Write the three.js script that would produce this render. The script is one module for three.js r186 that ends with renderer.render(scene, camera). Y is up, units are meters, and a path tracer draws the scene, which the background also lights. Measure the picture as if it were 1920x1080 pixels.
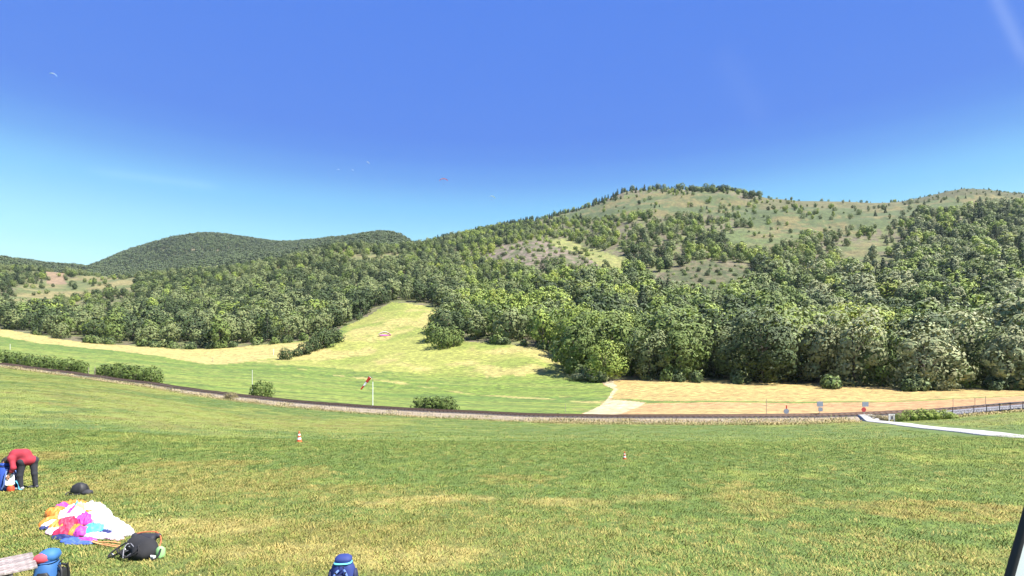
import * as THREE from 'three';
import { mergeGeometries } from 'three/addons/utils/BufferGeometryUtils.js';

// ---------- camera, sky, sun, exposure ----------
const scene = new THREE.Scene();
const F = 1000, EYE = 4, HOR = 672;                       // focal length in photo pixels, eye height in metres, level line
const camera = new THREE.PerspectiveCamera(2 * Math.atan(540 / F) * 180 / Math.PI, 1920 / 1080, 0.1, 9000);
camera.position.set(0, EYE, 0);
camera.lookAt(0, EYE, -10);
camera.setViewOffset(1920, 1080, 0, -(HOR - 540), 1920, 1080);   // lens shifted up, verticals stay vertical
const renderer = new THREE.WebGLRenderer({ antialias: true });
renderer.setSize(1024, 576);
renderer.toneMapping = THREE.LinearToneMapping;
renderer.toneMappingExposure = 2.75;
renderer.shadowMap.enabled = true;
{
  const W = 2048, H = 1024, data = new Float32Array(W * H * 4);
  // elevation (degrees) -> sky radiance
  const table = [[-90, .16, .24, .26], [-4, .2, .33, .36], [0, .27, .41, .42], [8, .22, .375, .4], [10.5, .165, .33, .39], [15.2, .088, .225, .36], [18.4, .052, .138, .325], [20.4, .039, .106, .312], [22.4, .034, .092, .306], [28, .031, .086, .304], [36, .029, .082, .302], [60, .022, .064, .26], [90, .018, .056, .23]];
  const at = (e) => { let i = 0; while (i < table.length - 2 && table[i + 1][0] < e) i++; const a = table[i], b = table[i + 1], t = THREE.MathUtils.smoothstep(e, a[0], b[0]) * .3 + .7 * THREE.MathUtils.clamp((e - a[0]) / (b[0] - a[0]), 0, 1); return [1, 2, 3].map((c) => a[c] + (b[c] - a[c]) * t); };
  const dir = (px, py) => new THREE.Vector3((px - 960) / F, (HOR - py) / F, -1).normalize();
  // thin condensation trails: great-circle arcs [start, end, half width, strength]
  const trails = [[dir(1842, -60), dir(1932, 130), .0065, .035], [dir(150, 318), dir(430, 352), .006, .018], [dir(1340, 80), dir(1440, 240), .02, .006]].map(([a, b, w, s]) => ({ a, b, n: new THREE.Vector3().crossVectors(a, b).normalize(), w, s, len: a.angleTo(b) }));
  const v = new THREE.Vector3();
  for (let r = 0; r < H; r++) {
    const up = ((r + .5) / H - .5) * Math.PI, base = at(up * 180 / Math.PI);
    for (let c = 0; c < W; c++) {
      const round = ((c + .5) / W - .5) * 2 * Math.PI, k = (r * W + c) * 4;
      v.set(Math.cos(round) * Math.cos(up), Math.sin(up), Math.sin(round) * Math.cos(up));
      let add = 0;
      if (up > 0 && v.z < 0) for (const t of trails) {
        const off = Math.abs(v.dot(t.n)); if (off > t.w * 3) continue;
        const along = Math.max(v.angleTo(t.a), v.angleTo(t.b)); if (along > t.len) continue;
        add += t.s * Math.exp(-((off / t.w) ** 2)) * Math.min(1, (t.len - along) / (t.len * .2));
      }
      for (let q = 0; q < 3; q++) data[k + q] = base[q] + add * (q === 2 ? .6 : 1);
      data[k + 3] = 1;
    }
  }
  const sky = new THREE.DataTexture(data, W, H, THREE.RGBAFormat, THREE.FloatType);
  sky.mapping = THREE.EquirectangularReflectionMapping; sky.magFilter = sky.minFilter = THREE.LinearFilter; sky.needsUpdate = true;
  scene.background = sky; scene.environment = sky;
}
const SUN = new THREE.Vector3(Math.sin(1.32) * Math.cos(.98), Math.sin(.98), -Math.cos(1.32) * Math.cos(.98));
const sun = new THREE.DirectionalLight(new THREE.Color(1, .95, .86), 5);
sun.position.copy(SUN).multiplyScalar(600); sun.target.position.set(0, 0, -200);
sun.castShadow = true; sun.shadow.mapSize.set(4096, 4096);
Object.assign(sun.shadow.camera, { left: -500, right: 500, top: 500, bottom: -500, near: 1, far: 2500 });
scene.add(sun, sun.target);

// ---------- helpers ----------
const { clamp, smoothstep, lerp } = THREE.MathUtils;
let seed = 7;
const rnd = () => { seed |= 0; seed = seed + 0x6D2B79F5 | 0; let t = Math.imul(seed ^ seed >>> 15, 1 | seed); t = t + Math.imul(t ^ t >>> 7, 61 | t) ^ t; return ((t ^ t >>> 14) >>> 0) / 4294967296; };
const rr = (a, b) => a + (b - a) * rnd();
const hash = (x, y) => { let h = Math.imul(x | 0, 374761393) + Math.imul(y | 0, 668265263) | 0; h = Math.imul(h ^ h >>> 13, 1274126177); return ((h ^ h >>> 16) >>> 0) / 4294967296; };
function noise(x, y) { const ix = Math.floor(x), iy = Math.floor(y), fx = x - ix, fy = y - iy, s = fx * fx * (3 - 2 * fx), t = fy * fy * (3 - 2 * fy); return lerp(lerp(hash(ix, iy), hash(ix + 1, iy), s), lerp(hash(ix, iy + 1), hash(ix + 1, iy + 1), s), t); }
function fbm(x, y, n = 4) { let a = .5, s = 0; for (let i = 0; i < n; i++, a *= .5, x = x * 2.03 + 17.1, y = y * 2.03 + 5.3) s += a * noise(x, y); return s / (1 - Math.pow(.5, n)); }
const V = (x, y, z) => new THREE.Vector3(x, y, z);
const C = (r, g, b) => new THREE.Color().setRGB(r, g, b);
const sight = (px, py, d) => V((px - 960) / F * d, EYE - (py - HOR) / F * d, -d);      // a point on a line of sight at its own distance
const taken = {};
const numbered = (n) => { const k = taken[n] = (taken[n] ?? -1) + 1; return k ? n + '_' + String(k).padStart(3, '0') : n; };
function tag(o, label, category, group, kind) { Object.assign(o.userData, { label, category }); if (group) o.userData.group = group; if (kind) o.userData.kind = kind; return o; }
function thing(name, label, category, pos, turn = 0, group) { const g = new THREE.Group(); g.name = numbered(name); g.position.copy(pos); g.rotation.y = turn; tag(g, label, category, group); scene.add(g); return g; }
function part(parent, name, geo, mat) { const m = new THREE.Mesh(geo, mat); m.name = name; m.castShadow = m.receiveShadow = true; parent.add(m); return m; }
const mat = (r, g, b, rough = .85, more = {}) => new THREE.MeshStandardMaterial({ color: C(r, g, b), roughness: rough, ...more });
function geoOf(pos, idx, extra = {}) {
  const g = new THREE.BufferGeometry();
  g.setAttribute('position', new THREE.Float32BufferAttribute(pos, 3));
  if (extra.color) g.setAttribute('color', new THREE.Float32BufferAttribute(extra.color, 3));
  if (extra.uv) g.setAttribute('uv', new THREE.Float32BufferAttribute(extra.uv, 2));
  if (extra.normal) g.setAttribute('normal', new THREE.Float32BufferAttribute(extra.normal, 3));
  g.setIndex(idx); if (!extra.normal) g.computeVertexNormals();
  return g;
}
const tube = (pts, r, seg = 16, rad = 7) => new THREE.TubeGeometry(new THREE.CatmullRomCurve3(pts), seg, r, rad);
const bar = (a, b, r0, r1 = r0, n = 8) => { const d = b.clone().sub(a), g = new THREE.CylinderGeometry(r1, r0, d.length(), n); g.applyQuaternion(new THREE.Quaternion().setFromUnitVectors(V(0, 1, 0), d.normalize())); const m = a.clone().add(b).multiplyScalar(.5); g.translate(m.x, m.y, m.z); return g; };
function box(w, h, d, x = 0, y = 0, z = 0, bevel = .006) { const b = Math.min(bevel, w / 3, h / 3, d / 3), s = new THREE.Shape([[-w / 2 + b, -h / 2 + b], [w / 2 - b, -h / 2 + b], [w / 2 - b, h / 2 - b], [-w / 2 + b, h / 2 - b]].map((p) => new THREE.Vector2(...p))); const g = new THREE.ExtrudeGeometry(s, { depth: d - 2 * b, bevelEnabled: true, bevelSize: b, bevelThickness: b, bevelSegments: 1 }); g.translate(x, y, z - d / 2 + b); return g; }
const merged = (list) => mergeGeometries(list.map((g) => { const q = g.index ? g.toNonIndexed() : g; for (const k of Object.keys(q.attributes)) if (k !== 'position' && k !== 'normal') q.deleteAttribute(k); return q; }));
// a skin through super-elliptic rings: [height, half width, half depth, shift x, shift z, squareness]
function loft(rings, n = 24, wrinkle = 0, ws = 6) {
  const pos = [], idx = [], R = rings.length;
  rings.forEach(([y, w, d, ox = 0, oz = 0, e = 3]) => { for (let i = 0; i < n; i++) { const a = i / n * Math.PI * 2, c = Math.cos(a), s = Math.sin(a), k = Math.pow(Math.abs(c) ** e + Math.abs(s) ** e, -1 / e), q = 1 + wrinkle * (fbm(a * ws * .4 + y * ws, y * ws * 1.7 + c * 3, 3) - .5); pos.push(ox + c * k * w * q, y, oz + s * k * d * q); } });
  for (let j = 0; j < R - 1; j++) for (let i = 0; i < n; i++) { const a = j * n + i, b = j * n + (i + 1) % n, c = a + n, d = b + n; idx.push(a, c, b, b, c, d); }
  for (const [j, flip] of [[0, 0], [R - 1, 1]]) { const r = rings[j], k = pos.length / 3; pos.push(r[3] || 0, r[0], r[4] || 0); for (let i = 0; i < n; i++) { const a = j * n + i, b = j * n + (i + 1) % n; flip ? idx.push(a, k, b) : idx.push(a, b, k); } }
  return geoOf(pos, idx);
}
// skin of a distance field by surface nets
function skin(field, lo, hi, cell) {
  const n = [0, 1, 2].map((k) => Math.ceil((hi[k] - lo[k]) / cell) + 1), at = (i, j, k) => (k * n[1] + j) * n[0] + i, val = new Float32Array(n[0] * n[1] * n[2]), map = new Int32Array(val.length).fill(-1), pos = [], idx = [];
  for (let k = 0; k < n[2]; k++) for (let j = 0; j < n[1]; j++) for (let i = 0; i < n[0]; i++) val[at(i, j, k)] = field(lo[0] + i * cell, lo[1] + j * cell, lo[2] + k * cell);
  const E = []; for (let a = 0; a < 8; a++) for (const bit of [1, 2, 4]) if (!(a & bit)) E.push([a, a | bit]);
  for (let k = 0; k < n[2] - 1; k++) for (let j = 0; j < n[1] - 1; j++) for (let i = 0; i < n[0] - 1; i++) {
    const c = []; let m = 0; for (let q = 0; q < 8; q++) { const w = val[at(i + (q & 1), j + (q >> 1 & 1), k + (q >> 2))]; c.push(w); if (w < 0) m++; }
    if (!m || m === 8) continue;
    let x = 0, y = 0, z = 0, s = 0; for (const [a, b] of E) if (c[a] < 0 !== c[b] < 0) { const t = c[a] / (c[a] - c[b]); x += (a & 1) + t * ((b & 1) - (a & 1)); y += (a >> 1 & 1) + t * ((b >> 1 & 1) - (a >> 1 & 1)); z += (a >> 2) + t * ((b >> 2) - (a >> 2)); s++; }
    map[at(i, j, k)] = pos.length / 3; pos.push(lo[0] + (i + x / s) * cell, lo[1] + (j + y / s) * cell, lo[2] + (k + z / s) * cell);
  }
  const quad = (a, b, c, d, f) => { if (Math.min(a, b, c, d) < 0) return; f ? idx.push(a, b, c, a, c, d) : idx.push(a, c, b, a, d, c); };
  for (let k = 1; k < n[2] - 1; k++) for (let j = 1; j < n[1] - 1; j++) for (let i = 1; i < n[0] - 1; i++) {
    const v0 = val[at(i, j, k)] < 0;
    if (v0 !== val[at(i + 1, j, k)] < 0) quad(map[at(i, j - 1, k - 1)], map[at(i, j, k - 1)], map[at(i, j, k)], map[at(i, j - 1, k)], v0);
    if (v0 !== val[at(i, j + 1, k)] < 0) quad(map[at(i - 1, j, k - 1)], map[at(i - 1, j, k)], map[at(i, j, k)], map[at(i, j, k - 1)], v0);
    if (v0 !== val[at(i, j, k + 1)] < 0) quad(map[at(i - 1, j - 1, k)], map[at(i, j - 1, k)], map[at(i, j, k)], map[at(i - 1, j, k)], v0);
  }
  return geoOf(pos, idx);
}
// tapered bones [a, b, ra, rb] joined by a smooth minimum
function bones(list, cell, k = .03) {
  const lo = [9, 9, 9], hi = [-9, -9, -9];
  const B = list.map(([a, b, ra, rb]) => { for (const [p, r] of [[a, ra], [b, rb]]) for (let q = 0; q < 3; q++) { lo[q] = Math.min(lo[q], p[q] - r - cell * 2); hi[q] = Math.max(hi[q], p[q] + r + cell * 2); } const d = [b[0] - a[0], b[1] - a[1], b[2] - a[2]]; return { a, d, l: d[0] ** 2 + d[1] ** 2 + d[2] ** 2 || 1e-9, ra, rb }; });
  return skin((x, y, z) => { let s = 9; for (const b of B) { const px = x - b.a[0], py = y - b.a[1], pz = z - b.a[2], t = clamp((px * b.d[0] + py * b.d[1] + pz * b.d[2]) / b.l, 0, 1), e = Math.hypot(px - t * b.d[0], py - t * b.d[1], pz - t * b.d[2]) - lerp(b.ra, b.rb, t), h = Math.max(k - Math.abs(s - e), 0) / k; s = Math.min(s, e) - h * h * k * .25; } return s; }, lo, hi, cell);
}

// ---------- the lie of the land ----------
// bearings (as photo columns) with the distance in metres and the height of the ground there (as the line of sight that meets it)
const survey = [
  [0, [[115, 686], [150, 668], [230, 636], [262, 622], [300, 606], [400, 572], [520, 540], [650, 512], [800, 506], [950, 515], [1300, 487], [1700, 500], [3600, 560]]],
  [120, [[110, 702], [160, 672], [225, 645], [245, 636], [300, 612], [400, 578], [520, 548], [640, 523], [720, 512], [950, 530], [1500, 503], [2000, 520], [3600, 560]]],
  [250, [[103, 721], [150, 688], [205, 660], [235, 649], [300, 616], [400, 578], [520, 545], [660, 520], [900, 535], [1600, 503], [2000, 470], [2300, 476], [3600, 560]]],
  [380, [[95, 741], [140, 702], [195, 672], [225, 656], [300, 618], [400, 575], [520, 537], [630, 514], [850, 530], [1600, 482], [2000, 442], [2400, 452], [3600, 560]]],
  [520, [[87, 757], [130, 716], [190, 672], [225, 648], [300, 608], [400, 562], [520, 521], [640, 496], [850, 510], [1700, 472], [2100, 456], [2500, 470], [3600, 545]]],
  [640, [[81, 767], [125, 727], [180, 684], [240, 630], [300, 604], [380, 566], [480, 528], [600, 488], [680, 470], [900, 490], [2100, 455], [2500, 470], [3600, 545]]],
  [740, [[77, 774], [115, 742], [150, 705], [210, 650], [300, 584], [332, 563], [400, 541], [500, 512], [620, 487], [760, 470], [950, 484], [2100, 464], [3600, 545]]],
  [830, [[74, 779], [112, 745], [145, 712], [185, 665], [240, 618], [310, 576], [380, 548], [480, 517], [600, 487], [760, 455], [880, 450], [1100, 470], [3600, 560]]],
  [900, [[72, 782], [110, 748], [140, 716], [175, 674], [200, 646], [260, 606], [350, 564], [480, 514], [620, 473], [800, 440], [980, 436], [1300, 470], [3600, 560]]],
  [1000, [[69, 787], [105, 752], [138, 716], [165, 676], [185, 655], [250, 608], [340, 554], [420, 508], [520, 470], [640, 450], [800, 430], [950, 416], [1200, 440], [3600, 560]]],
  [1100, [[67, 789], [100, 757], [128, 726], [142, 709], [180, 679], [240, 630], [320, 572], [420, 514], [500, 482], [560, 466], [700, 434], [850, 400], [950, 387], [1200, 420], [3600, 560]]],
  [1200, [[65, 790], [90, 763], [115, 733], [126, 721], [170, 688], [240, 632], [320, 577], [420, 520], [520, 474], [640, 428], [760, 394], [900, 364], [960, 356], [1200, 400], [3600, 560]]],
  [1350, [[63, 790], [88, 760], [116, 728], [124, 721], [160, 693], [230, 645], [320, 581], [420, 520], [520, 470], [640, 422], [760, 386], [850, 364], [920, 358], [1200, 400], [3600, 560]]],
  [1500, [[62, 789], [85, 761], [108, 735], [114, 729], [150, 703], [220, 650], [320, 576], [420, 514], [520, 460], [620, 418], [720, 389], [800, 378], [1000, 392], [3600, 560]]],
  [1650, [[61, 785], [80, 765], [100, 743], [106, 736], [150, 700], [220, 645], [320, 571], [420, 505], [520, 448], [600, 414], [700, 391], [790, 382], [1000, 388], [3600, 560]]],
  [1800, [[60, 777], [80, 757], [100, 741], [110, 733], [150, 700], [220, 640], [320, 560], [420, 494], [500, 449], [600, 408], [700, 377], [800, 355], [1000, 378], [3600, 560]]],
  [1920, [[60, 767], [80, 751], [100, 739], [108, 734], [150, 700], [220, 636], [320, 556], [420, 486], [500, 440], [600, 403], [700, 377], [800, 360], [1000, 380], [3600, 560]]],
];
const DMAX = 3500, LN0 = Math.log(3), LN1 = Math.log(DMAX), NS = 420, NU = 261, U0 = -1.3, U1 = 1.3;
const heights = new Float32Array(NS * NU);
{
  const cols = survey.map(([X, p]) => {
    const pts = [[3, EYE * 1000 / 3 + HOR], [9, EYE * 1000 / 9 + HOR], [22, EYE * 1000 / 22 + HOR + 3], ...p].map(([d, y]) => [Math.log(d), EYE - (y - HOR) / F * d]), n = pts.length, h = [], del = [], m = [];
    for (let i = 0; i < n - 1; i++) { h.push(pts[i + 1][0] - pts[i][0]); del.push((pts[i + 1][1] - pts[i][1]) / h[i]); }
    m[0] = del[0]; m[n - 1] = del[n - 2];
    for (let i = 1; i < n - 1; i++) m[i] = del[i - 1] * del[i] <= 0 ? 0 : (() => { const w1 = 2 * h[i] + h[i - 1], w2 = h[i] + 2 * h[i - 1]; return (w1 + w2) / (w1 / del[i - 1] + w2 / del[i]); })();
    const out = new Float32Array(NS);
    for (let k = 0, i = 0; k < NS; k++) { const s = LN0 + (LN1 - LN0) * k / (NS - 1); while (i < n - 2 && pts[i + 1][0] < s) i++; const t = clamp((s - pts[i][0]) / h[i], 0, 1), t2 = t * t, t3 = t2 * t; out[k] = (2 * t3 - 3 * t2 + 1) * pts[i][1] + (t3 - 2 * t2 + t) * h[i] * m[i] + (-2 * t3 + 3 * t2) * pts[i + 1][1] + (t3 - t2) * h[i] * m[i + 1]; }
    return { u: (X - 960) / F, out };
  });
  for (let j = 0; j < NU; j++) {
    const u = clamp(U0 + (U1 - U0) * j / (NU - 1), cols[0].u, cols[cols.length - 1].u); let i = 0; while (i < cols.length - 2 && cols[i + 1].u < u) i++;
    const a = cols[i], b = cols[i + 1], w = b.u - a.u, t = (u - a.u) / w, p = cols[Math.max(0, i - 1)], q = cols[Math.min(cols.length - 1, i + 2)], t2 = t * t, t3 = t2 * t;
    for (let k = 0; k < NS; k++) { const ma = i ? (b.out[k] - p.out[k]) / (b.u - p.u) * w : b.out[k] - a.out[k], mb = i < cols.length - 2 ? (q.out[k] - a.out[k]) / (q.u - a.u) * w : b.out[k] - a.out[k]; heights[k * NU + j] = (2 * t3 - 3 * t2 + 1) * a.out[k] + (t3 - 2 * t2 + t) * ma + (-2 * t3 + 3 * t2) * b.out[k] + (t3 - t2) * mb; }
  }
}
function ground(x, d) {
  const s = clamp((Math.log(Math.max(d, 3)) - LN0) / (LN1 - LN0), 0, .99999) * (NS - 1), u = clamp((x / Math.max(d, 8) - U0) / (U1 - U0), 0, .99999) * (NU - 1), k = s | 0, j = u | 0, a = s - k, b = u - j, i = k * NU + j;
  let y = lerp(lerp(heights[i], heights[i + 1], b), lerp(heights[i + NU], heights[i + NU + 1], b), a);
  const far = smoothstep(d, 170, 420);
  y += far * (fbm(x * .012 + 3, d * .012, 4) - .5) * 9 * clamp(d / 500, .5, 1.6) + smoothstep(d, 60, 120) * (fbm(x * .05, d * .05, 3) - .5) * .7 + (fbm(x * .16 + 9, d * .16, 3) - .5) * .12 * smoothstep(d, 6, 14);
  return y;
}
function meet(px, py, from = 4) { const u = (px - 960) / F; let last = from; for (let d = from; d < 3000; d *= 1.004) { if (HOR - (ground(u * d, d) - EYE) / d * F <= py) { let a = last, b = d; for (let i = 0; i < 14; i++) { const m = (a + b) / 2; HOR - (ground(u * m, m) - EYE) / m * F <= py ? b = m : a = m; } return V(u * b, ground(u * b, b), -b); } last = d; } return V(u * 900, ground(u * 900, 900), -900); }
const on = (x, z, lift = 0) => V(x, ground(x, -z) + lift, z);
const plot = (pts) => { const p = pts.map(([x, y]) => { const m = meet(x, y); return [m.x, -m.z]; }), b = [Math.min(...p.map((q) => q[0])), Math.max(...p.map((q) => q[0])), Math.min(...p.map((q) => q[1])), Math.max(...p.map((q) => q[1]))]; return (x, d) => { if (x < b[0] || x > b[1] || d < b[2] || d > b[3]) return false; let c = false; for (let i = 0, j = p.length - 1; i < p.length; j = i++) if (p[i][1] > d !== p[j][1] > d && x < (p[j][0] - p[i][0]) * (d - p[i][1]) / (p[j][1] - p[i][1]) + p[i][0]) c = !c; return c; }; };
// centre line of the railway, x -> distance
const railPts = [[-300, 135], [-170, 127], [-110.4, 115], [-92.4, 110], [-73.1, 103], [-55.1, 95], [-38.3, 87], [-25.9, 81], [-16.9, 77], [-9.6, 74], [-4.3, 72], [2.8, 69], [9.4, 67], [15.6, 65], [24.6, 63], [33.5, 62], [42.1, 61], [50.4, 60], [57.6, 60], [110, 61]];
const railCurve = new THREE.CatmullRomCurve3(railPts.map(([x, d]) => V(x, 0, -d)), false, 'centripetal');
const railLine = railCurve.getSpacedPoints(500);
const railD = (x) => { let a = 0, b = railLine.length - 1; while (b - a > 1) { const m = (a + b) >> 1; railLine[m].x < x ? a = m : b = m; } const p = railLine[a], q = railLine[b]; return -lerp(p.z, q.z, clamp((x - p.x) / (q.x - p.x), 0, 1)); };
// foot of the woods
const edgePts = [[-400, 600], [0, 612], [60, 626], [120, 638], [240, 648], [330, 654], [430, 652], [520, 644], [590, 636], [625, 624], [650, 608], [690, 590], [735, 565], [800, 572], [818, 578], [822, 640], [860, 640], [950, 646], [1010, 653], [1050, 668], [1062, 700], [1090, 710], [1140, 718], [1300, 717], [1480, 721], [1560, 729], [1700, 733], [1760, 731], [1775, 722], [1835, 722], [1850, 733], [1920, 732], [2300, 735]].map(([x, y]) => [(x - 960) / F, -meet(clamp(x, -100, 2020), y).z]);
const edgeD = (u) => { let i = 0; while (i < edgePts.length - 2 && edgePts[i + 1][0] < u) i++; const a = edgePts[i], b = edgePts[i + 1]; return lerp(a[1], b[1], clamp((u - a[0]) / (b[0] - a[0]), 0, 1)); };
const plots = {
  dryStrip: plot([[-60, 606], [-60, 622], [0, 631], [120, 648], [250, 661], [330, 673], [400, 683], [440, 682], [490, 674], [560, 669], [620, 660], [600, 640], [560, 642], [430, 650], [330, 652], [240, 646], [120, 636], [40, 622]]),
  yellowMeadow: plot([[480, 678], [590, 664], [640, 640], [655, 605], [690, 585], [740, 556], [840, 568], [835, 610], [830, 640], [870, 636], [960, 640], [1070, 662], [1085, 708], [1000, 704], [900, 706], [760, 700], [620, 690], [520, 684]]),
  tanUpper: plot([[1148, 714], [1300, 712], [1480, 716], [1700, 729], [1960, 729], [2100, 730], [2100, 737], [1920, 741], [1750, 749], [1500, 753], [1250, 752], [1140, 748], [1152, 735]]),
  tanLower: plot([[1205, 757], [1300, 755], [1500, 756], [1750, 751], [1920, 742], [2100, 740], [2100, 752], [1920, 757], [1760, 768], [1590, 779], [1300, 780], [1150, 777]]),
  sandTrack: plot([[1090, 776], [1135, 752], [1150, 730], [1125, 716], [1148, 714], [1158, 730], [1145, 749], [1210, 755], [1160, 778]]),
  hilltop: plot([[1040, 400], [1130, 412], [1260, 408], [1330, 402], [1420, 424], [1540, 446], [1620, 436], [1700, 414], [1760, 399], [1850, 388], [1990, 376], [1990, 362], [1860, 357], [1800, 357], [1700, 385], [1500, 380], [1400, 378], [1340, 362], [1220, 362], [1120, 385]]),
  rocky: plot([[895, 492], [940, 460], [1040, 452], [1100, 466], [1165, 502], [1140, 522], [1060, 506], [980, 512]]),
  rockyGrass: plot([[1030, 452], [1060, 447], [1110, 466], [1180, 490], [1175, 512], [1140, 512], [1090, 478], [1040, 462]]),
  heath: plot([[1215, 556], [1250, 508], [1320, 488], [1400, 502], [1450, 542], [1345, 570]]), glade: plot([[1340, 442], [1420, 424], [1520, 440], [1480, 462], [1400, 470]]), glade2: plot([[1560, 470], [1640, 452], [1690, 462], [1620, 486]]),
  clearing: plot([[645, 500], [655, 484], [700, 478], [745, 474], [750, 492], [700, 498]]),
  pasture: plot([[10, 568], [40, 535], [70, 528], [150, 520], [235, 512], [262, 520], [245, 545], [150, 562], [70, 578]]),
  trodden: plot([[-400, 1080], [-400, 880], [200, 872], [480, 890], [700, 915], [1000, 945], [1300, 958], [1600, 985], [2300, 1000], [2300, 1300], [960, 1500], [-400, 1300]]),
  redBank: plot([[86, 532], [92, 508], [120, 505], [124, 534]]),
};

// ---------- ground sheets ----------
const wallClock = Date.now();
function tile(n, f) { const a = new Uint8Array(n * n * 4); for (let y = 0; y < n; y++) for (let x = 0; x < n; x++) { const v = f(x / n, y / n), k = (y * n + x) * 4; for (let q = 0; q < 3; q++) a[k + q] = clamp(Math.round(255 * (v[q] ?? v)), 0, 255); a[k + 3] = 255; } const t = new THREE.DataTexture(a, n, n); t.wrapS = t.wrapT = THREE.RepeatWrapping; t.magFilter = THREE.LinearFilter; t.minFilter = THREE.LinearMipmapLinearFilter; t.generateMipmaps = true; t.colorSpace = THREE.SRGBColorSpace; t.needsUpdate = true; return t; }
const wrapNoise = (u, v, p, q = p) => { const x = u * p, y = v * q, ix = Math.floor(x), iy = Math.floor(y), fx = x - ix, fy = y - iy, s = fx * fx * (3 - 2 * fx), t = fy * fy * (3 - 2 * fy), h = (a, b) => hash((a % p + p) % p + p * 7, (b % q + q) % q + q * 3); return lerp(lerp(h(ix, iy), h(ix + 1, iy), s), lerp(h(ix, iy + 1), h(ix + 1, iy + 1), s), t); };
const turfMap = tile(1024, (u, v) => { const blades = wrapNoise(u, v, 300, 190) * .5 + wrapNoise(u, v, 512, 400) * .3 + wrapNoise(u, v, 120, 60) * .2, clump = wrapNoise(u, v, 34, 26) * .6 + wrapNoise(u, v, 70, 52) * .4, s = .52 + .5 * (blades - .5) * 1.5 + .34 * (clump - .5); const dry = smoothstep(blades * .6 + clump * .4, .56, .8); return [.74 + (s - .52) * .72 + dry * .12, .74 + (s - .52) * .72 + dry * .06, .7 + (s - .52) * .66 + dry * .02]; });
const fieldMap = tile(1024, (u, v) => { const s = wrapNoise(u, v, 60, 220) * .35 + wrapNoise(u, v, 220, 420) * .3 + wrapNoise(u, v, 24, 40) * .35; return .75 + (s - .5) * .8; });
const scrubMap = tile(512, (u, v) => { const s = wrapNoise(u, v, 18) * .3 + wrapNoise(u, v, 60) * .35 + wrapNoise(u, v, 160) * .35; return .75 + (s - .5) * .6; });
const MEAN = .75;                                             // linear mean of the maps
const sheetMats = {
  landing_field: new THREE.MeshStandardMaterial({ vertexColors: true, map: turfMap, roughness: 1 }),
  valley_meadow: new THREE.MeshStandardMaterial({ vertexColors: true, map: fieldMap, roughness: 1 }),
  stubble_field: new THREE.MeshStandardMaterial({ vertexColors: true, map: fieldMap, roughness: 1 }),
  hillside: new THREE.MeshStandardMaterial({ vertexColors: true, map: scrubMap, roughness: 1 }),
};
const mixc = (a, b, t) => [lerp(a[0], b[0], t), lerp(a[1], b[1], t), lerp(a[2], b[2], t)];
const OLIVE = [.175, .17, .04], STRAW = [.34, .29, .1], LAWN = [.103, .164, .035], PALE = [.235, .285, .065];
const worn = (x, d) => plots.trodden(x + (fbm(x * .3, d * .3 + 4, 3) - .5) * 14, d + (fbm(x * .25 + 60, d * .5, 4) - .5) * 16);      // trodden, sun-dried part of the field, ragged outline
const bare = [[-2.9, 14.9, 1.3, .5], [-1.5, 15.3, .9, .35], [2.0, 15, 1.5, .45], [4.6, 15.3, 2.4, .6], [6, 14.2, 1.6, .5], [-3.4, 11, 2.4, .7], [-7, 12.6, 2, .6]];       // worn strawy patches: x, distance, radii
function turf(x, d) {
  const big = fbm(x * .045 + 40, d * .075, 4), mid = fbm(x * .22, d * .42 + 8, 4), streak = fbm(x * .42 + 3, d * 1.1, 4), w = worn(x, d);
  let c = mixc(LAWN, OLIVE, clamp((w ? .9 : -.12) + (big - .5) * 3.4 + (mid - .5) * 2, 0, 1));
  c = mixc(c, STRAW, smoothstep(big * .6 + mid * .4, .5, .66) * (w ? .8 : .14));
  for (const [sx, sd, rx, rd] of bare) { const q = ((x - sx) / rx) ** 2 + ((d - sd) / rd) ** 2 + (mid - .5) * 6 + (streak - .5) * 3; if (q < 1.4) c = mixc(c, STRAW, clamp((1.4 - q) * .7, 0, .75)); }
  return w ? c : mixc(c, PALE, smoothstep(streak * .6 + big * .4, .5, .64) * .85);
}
const CROP = [.14, .21, .028], CROP2 = [.195, .25, .04], HAY = [.295, .31, .068], DRY = [.43, .36, .125], TAN = [.42, .30, .105], TAN2 = [.44, .26, .115], SAND = [.52, .44, .29];
function classAt(x, d) {
  const j = (fbm(x * .25, d * .25, 2) - .5) * 1.2;
  if (d < railD(x)) return 'landing_field';
  if (d > 260 + x * 0 && d > edgeD(x / d) * .985) return 'hillside';
  if (plots.tanUpper(x + j, d + j) || plots.tanLower(x + j, d + j) || plots.sandTrack(x + j, d + j)) return 'stubble_field';
  return d > edgeD(x / d) + 1 ? 'hillside' : 'valley_meadow';
}
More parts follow.
